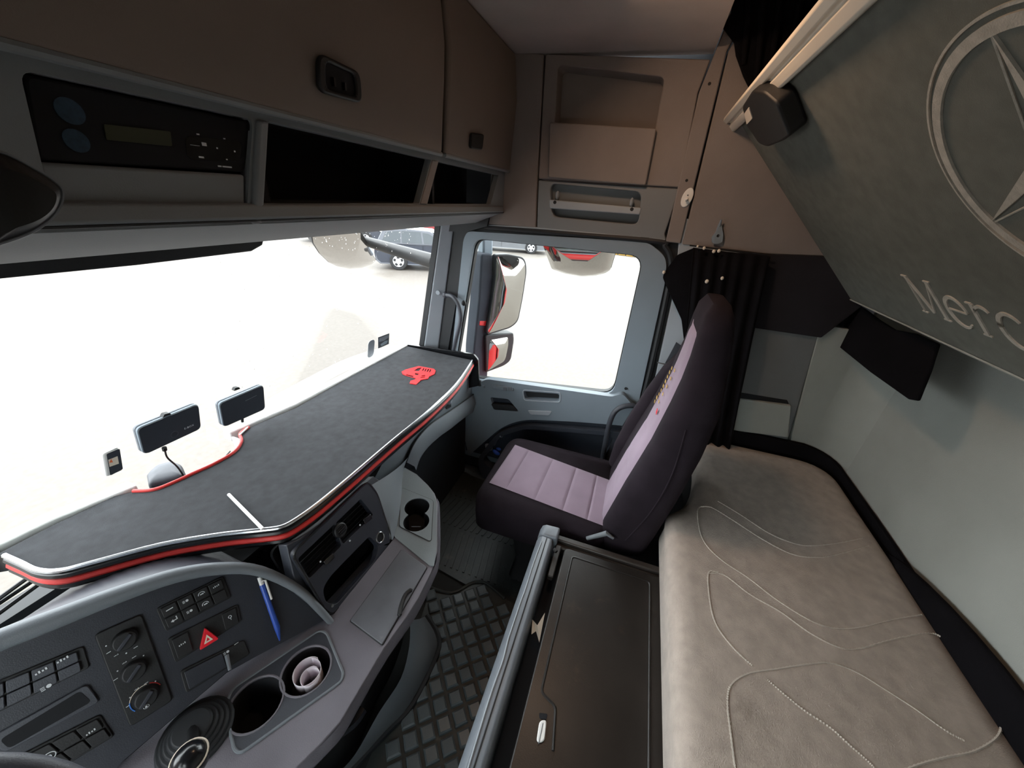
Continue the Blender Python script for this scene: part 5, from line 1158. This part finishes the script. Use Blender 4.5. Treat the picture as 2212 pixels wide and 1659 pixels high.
# kerb mirror above the door
kO = AX(1256, 560, 1.42); FK2 = Fr(kO, -Y, (-0.66, 0, 0.75))
km = thing('kerb_mirror', 'wide convex kerb mirror hanging above the passenger door window', 'mirror', kO)
kg = fillet(FK2.pxs([(1172, 515), (1176, 535), (1193, 581), (1222, 591), (1256, 597), (1285, 595), (1306, 590), (1317, 583), (1328, 545), (1332, 515)]), 0.012, 3)
kc = (sum(p[0] for p in kg) / len(kg), sum(p[1] for p in kg) / len(kg))
mb = MB(); mb.loft([[FK2.P(kc[0] + (a - kc[0]) * s_, kc[1] + (b - kc[1]) * s_, h) for a, b in kg] for s_, h in ((1.03, -.03), (1.02, 0.0), (.8, .012), (.5, .022), (.2, .027))])
obj('glass', mb, M['mirror'], km, smooth=70)
obj('housing', MB().plate(FK2, [(kc[0] + (a - kc[0]) * 1.04, kc[1] + (b - kc[1]) * 1.04) for a, b in kg], [], -0.09, -0.01), M['seal'], km, bevel=0.01)
obj('bracket', MB().tube([kO + V((.02, 0, .05)), kO + V((-.02, 0, .28)), V((1.17, kO.y, 1.60))], 0.016, 10), M['seal'], km)
# front mirror and its arm
fO = AY(745, 545, 1.75); FF_ = Fr(fO, X, (0, -0.80, 0.60))
fm = thing('front_mirror', 'rain-spotted round front mirror on a dark arm ahead of the windscreen', 'mirror', fO)
fg = fillet(FF_.pxs([(674, 505), (677, 525), (691, 548), (711, 567), (730, 576), (755, 581), (782, 579), (804, 571), (812, 562), (806, 553), (796, 530), (780, 500)]), 0.01, 3)
kc = (sum(p[0] for p in fg) / len(fg), sum(p[1] for p in fg) / len(fg))
mb = MB(); mb.loft([[FF_.P(kc[0] + (a - kc[0]) * s_, kc[1] + (b - kc[1]) * s_, h) for a, b in fg] for s_, h in ((1.0, 0.0), (.8, .016), (.5, .028), (.2, .034))])
obj('glass', mb, M['mirror'], fm, smooth=70); obj('housing', MB().plate(FF_, [(kc[0] + (a - kc[0]) * 1.02, kc[1] + (b - kc[1]) * 1.02) for a, b in fg], [], -0.08, -0.002), M['seal'], fm, bevel=0.006)
a0, a1 = AY(790, 521, 1.72), AX(940, 566, 1.30)
obj('arm', MB().tube([a0, a0.lerp(a1, .5), a1], [.030, .036, .042], 10), M['black'], fm); obj('arm_strut', MB().tube([AY(776, 505, 1.72), AY(803, 549, 1.74)], 0.014, 8), M['rail'], fm)

# ---- parked cars
def wheel(c, ax, r, par):
    w_ = obj('wheel', MB().cyl(c - ax * .10, ax, r, .20, 28), M['tyre'], par, bevel=.03, seg=3)
    obj('rim', MB().cyl(c + ax * .085, ax, r * .62, .02, 24), M['alloy'], w_)
    up = ax.cross(Z).normalized()
    for k in range(5):
        t_ = 2 * math.pi * k / 5 + .3; d_ = up * math.cos(t_) + Z * math.sin(t_); e_ = ax.cross(d_)
        mb = MB(); mb.prism([c + ax * .106 + d_ * r * .30 + e_ * r * .16, c + ax * .106 + d_ * r * .56 + e_ * r * .13, c + ax * .106 + d_ * r * .56 - e_ * r * .13, c + ax * .106 + d_ * r * .30 - e_ * r * .16], ax * .004); obj('rim_gap', mb, M['tyre'], w_)
def car(name, base, hd, paint, label, wagon=True, side=1):
    """base: ground point under the rear wheel on the side towards the truck; hd: heading; side: which side faces us"""
    hd = V((hd[0], hd[1], 0)).normalized(); lt = V((-hd.y, hd.x, 0)) * side     # lt points away from the truck
    t = thing(name, label, 'car', base, 'cars parked across the yard')
    def P(l, w, h): return V((base.x, base.y, GZ)) + hd * l + lt * w + Z * h
    roofr = -0.55 if wagon else -0.1
    low = [(-.85, .35), (-.88, .60), (-.84, .95), (.0, .98), (1.6, 1.0), (2.2, .96), (3.2, .84), (3.52, .66), (3.56, .32), (3.3, .22), (-.7, .22)]
    mb = MB(); mb.loft([[P(l, w, h if h > .3 else h) for l, h in [(l * s_ + 1.35 * (1 - s_), h) for l, h in low]] for w, s_ in ((0.06, .985), (0.0, 1.0), (1.72, 1.0), (1.66, .985))])
    obj('body', mb, paint, t, bevel=.03, seg=2)
    cab = [(-.80, .95), (roofr, 1.42), (.3, 1.50), (1.2, 1.46), (2.15, .96)]
    mb = MB(); mb.loft([[P(l, w, h) for l, h in c] for w, c in ((.03, [(-.78, .93), (2.12, .93)] + [(2.12, .94), (-.78, .94)][:0] + [(2.10, .95), (1.2, .95), (-.78, .95)]), (.20, [(-.62, 1.0)] + cab[1:4] + [(1.9, 1.04)]), (1.52, [(-.62, 1.0)] + cab[1:4] + [(1.9, 1.04)]), (1.69, [(-.78, .93), (2.12, .93), (2.10, .95), (1.2, .95), (-.78, .95)]))])
    mb = MB(); side0 = [P(l, .04, h) for l, h in [(-.80, .94), (-.62, 1.02), (2.0, 1.02), (2.15, .94)]]
    mb.loft([[P(-.80, w0, .94), P(roofr, w1, 1.42), P(.3, w1, 1.50), P(1.2, w1, 1.46), P(2.15, w0, .94)] for w0, w1 in ((.04, .20), (1.68, 1.52))])
    obj('cabin', mb, paint, t, bevel=.03)
    def sideq(q): return [P(l, (.04 + (h - .94) / .52 * .16) - .012, h) for l, h in q]
    for q in ([(-.58, 1.02), (-.42, 1.36), (.10, 1.42), (.10, 1.02)], [(.16, 1.02), (.16, 1.42), (.86, 1.42), (.92, 1.02)], [(.98, 1.02), (.93, 1.40), (1.15, 1.38), (1.85, 1.02)]):
        obj('side_window', MB().prism(sideq(q), lt * .01), M['car_glass'], t)
    obj('windscreen', MB().prism([P(2.10, .16, .99), P(2.10, 1.56, .99), P(1.27, 1.46, 1.43), P(1.27, .26, 1.43)], hd * .02 + Z * .01), M['car_glass'], t)
    obj('door_mirror', MB().ball(P(1.75, -.10, 1.02), (.10, .10, .08)), paint, t)
    obj('door_seam', MB().tube([P(.92, -.005, .3), P(.94, -.005, .95)], .008, 5), M['black'], t)
    obj('tail_lamp', MB().ball(P(-.80, .10, .80), (.08, .10, .12)), M['car_red'], t)
    for l in (0, 2.62):
        for w in (.09, 1.62): wheel(P(l, w, .34), lt * (-1 if w < 1 else 1), .335, t)
    return t
car('parked_car', AZ(862, 584, GZ), (0.42, -0.91), M['car_blue'], 'dark blue estate car parked beyond the windscreen, alloy wheel showing', side=1)
car('parked_car', AZ(700, 553, GZ) + V((3.0, 3.4, 0)), (0.42, -0.91), M['car_blue'], 'dark car mostly hidden behind the rain and the front mirror', side=1)
car('parked_car', AZ(955, 545, GZ) + V((7, 6.0, 0)), (0.42, -0.91), M['car_red'], 'red car behind the dark blue estate car at the windscreen corner', side=1)
car('parked_car', AZ(1048, 541, GZ), (0.25, -0.97), M['car_silver'], 'leftmost silver car at the top of the door window, above the tall mirror', side=1)
car('parked_car', AZ(1112, 534, GZ) + V((1.5, 0, 0)), (0.25, -0.97), M['car_silver'], 'middle silver car in the row at the top of the door window', side=1)
car('parked_car', AZ(1156, 531, GZ) + V((5.5, 1.0, 0)), (0.25, -0.97), M['car_silver'], 'farthest silver car in the row, just left of the kerb mirror', side=1)
k0, k1 = AZ(1318, 549, GZ), AZ(1420, 562, GZ)
kd = (k1 - k0).normalized(); kn = V((-kd.y, kd.x, 0))
kb_ = thing('kerb', 'yellow painted kerb at the far edge of the yard', 'kerb', k0)
for k in range(6):
    s0 = (k1 - k0).length / 6
    obj('kerb_stone', MB().prism([k0 + kd * (s0 * k + .03), k0 + kd * (s0 * (k + 1) - .03), k0 + kd * (s0 * (k + 1) - .03) + kn * .4, k0 + kd * (s0 * k + .03) + kn * .4], Z * .22), M['yellow'], kb_, bevel=.02)
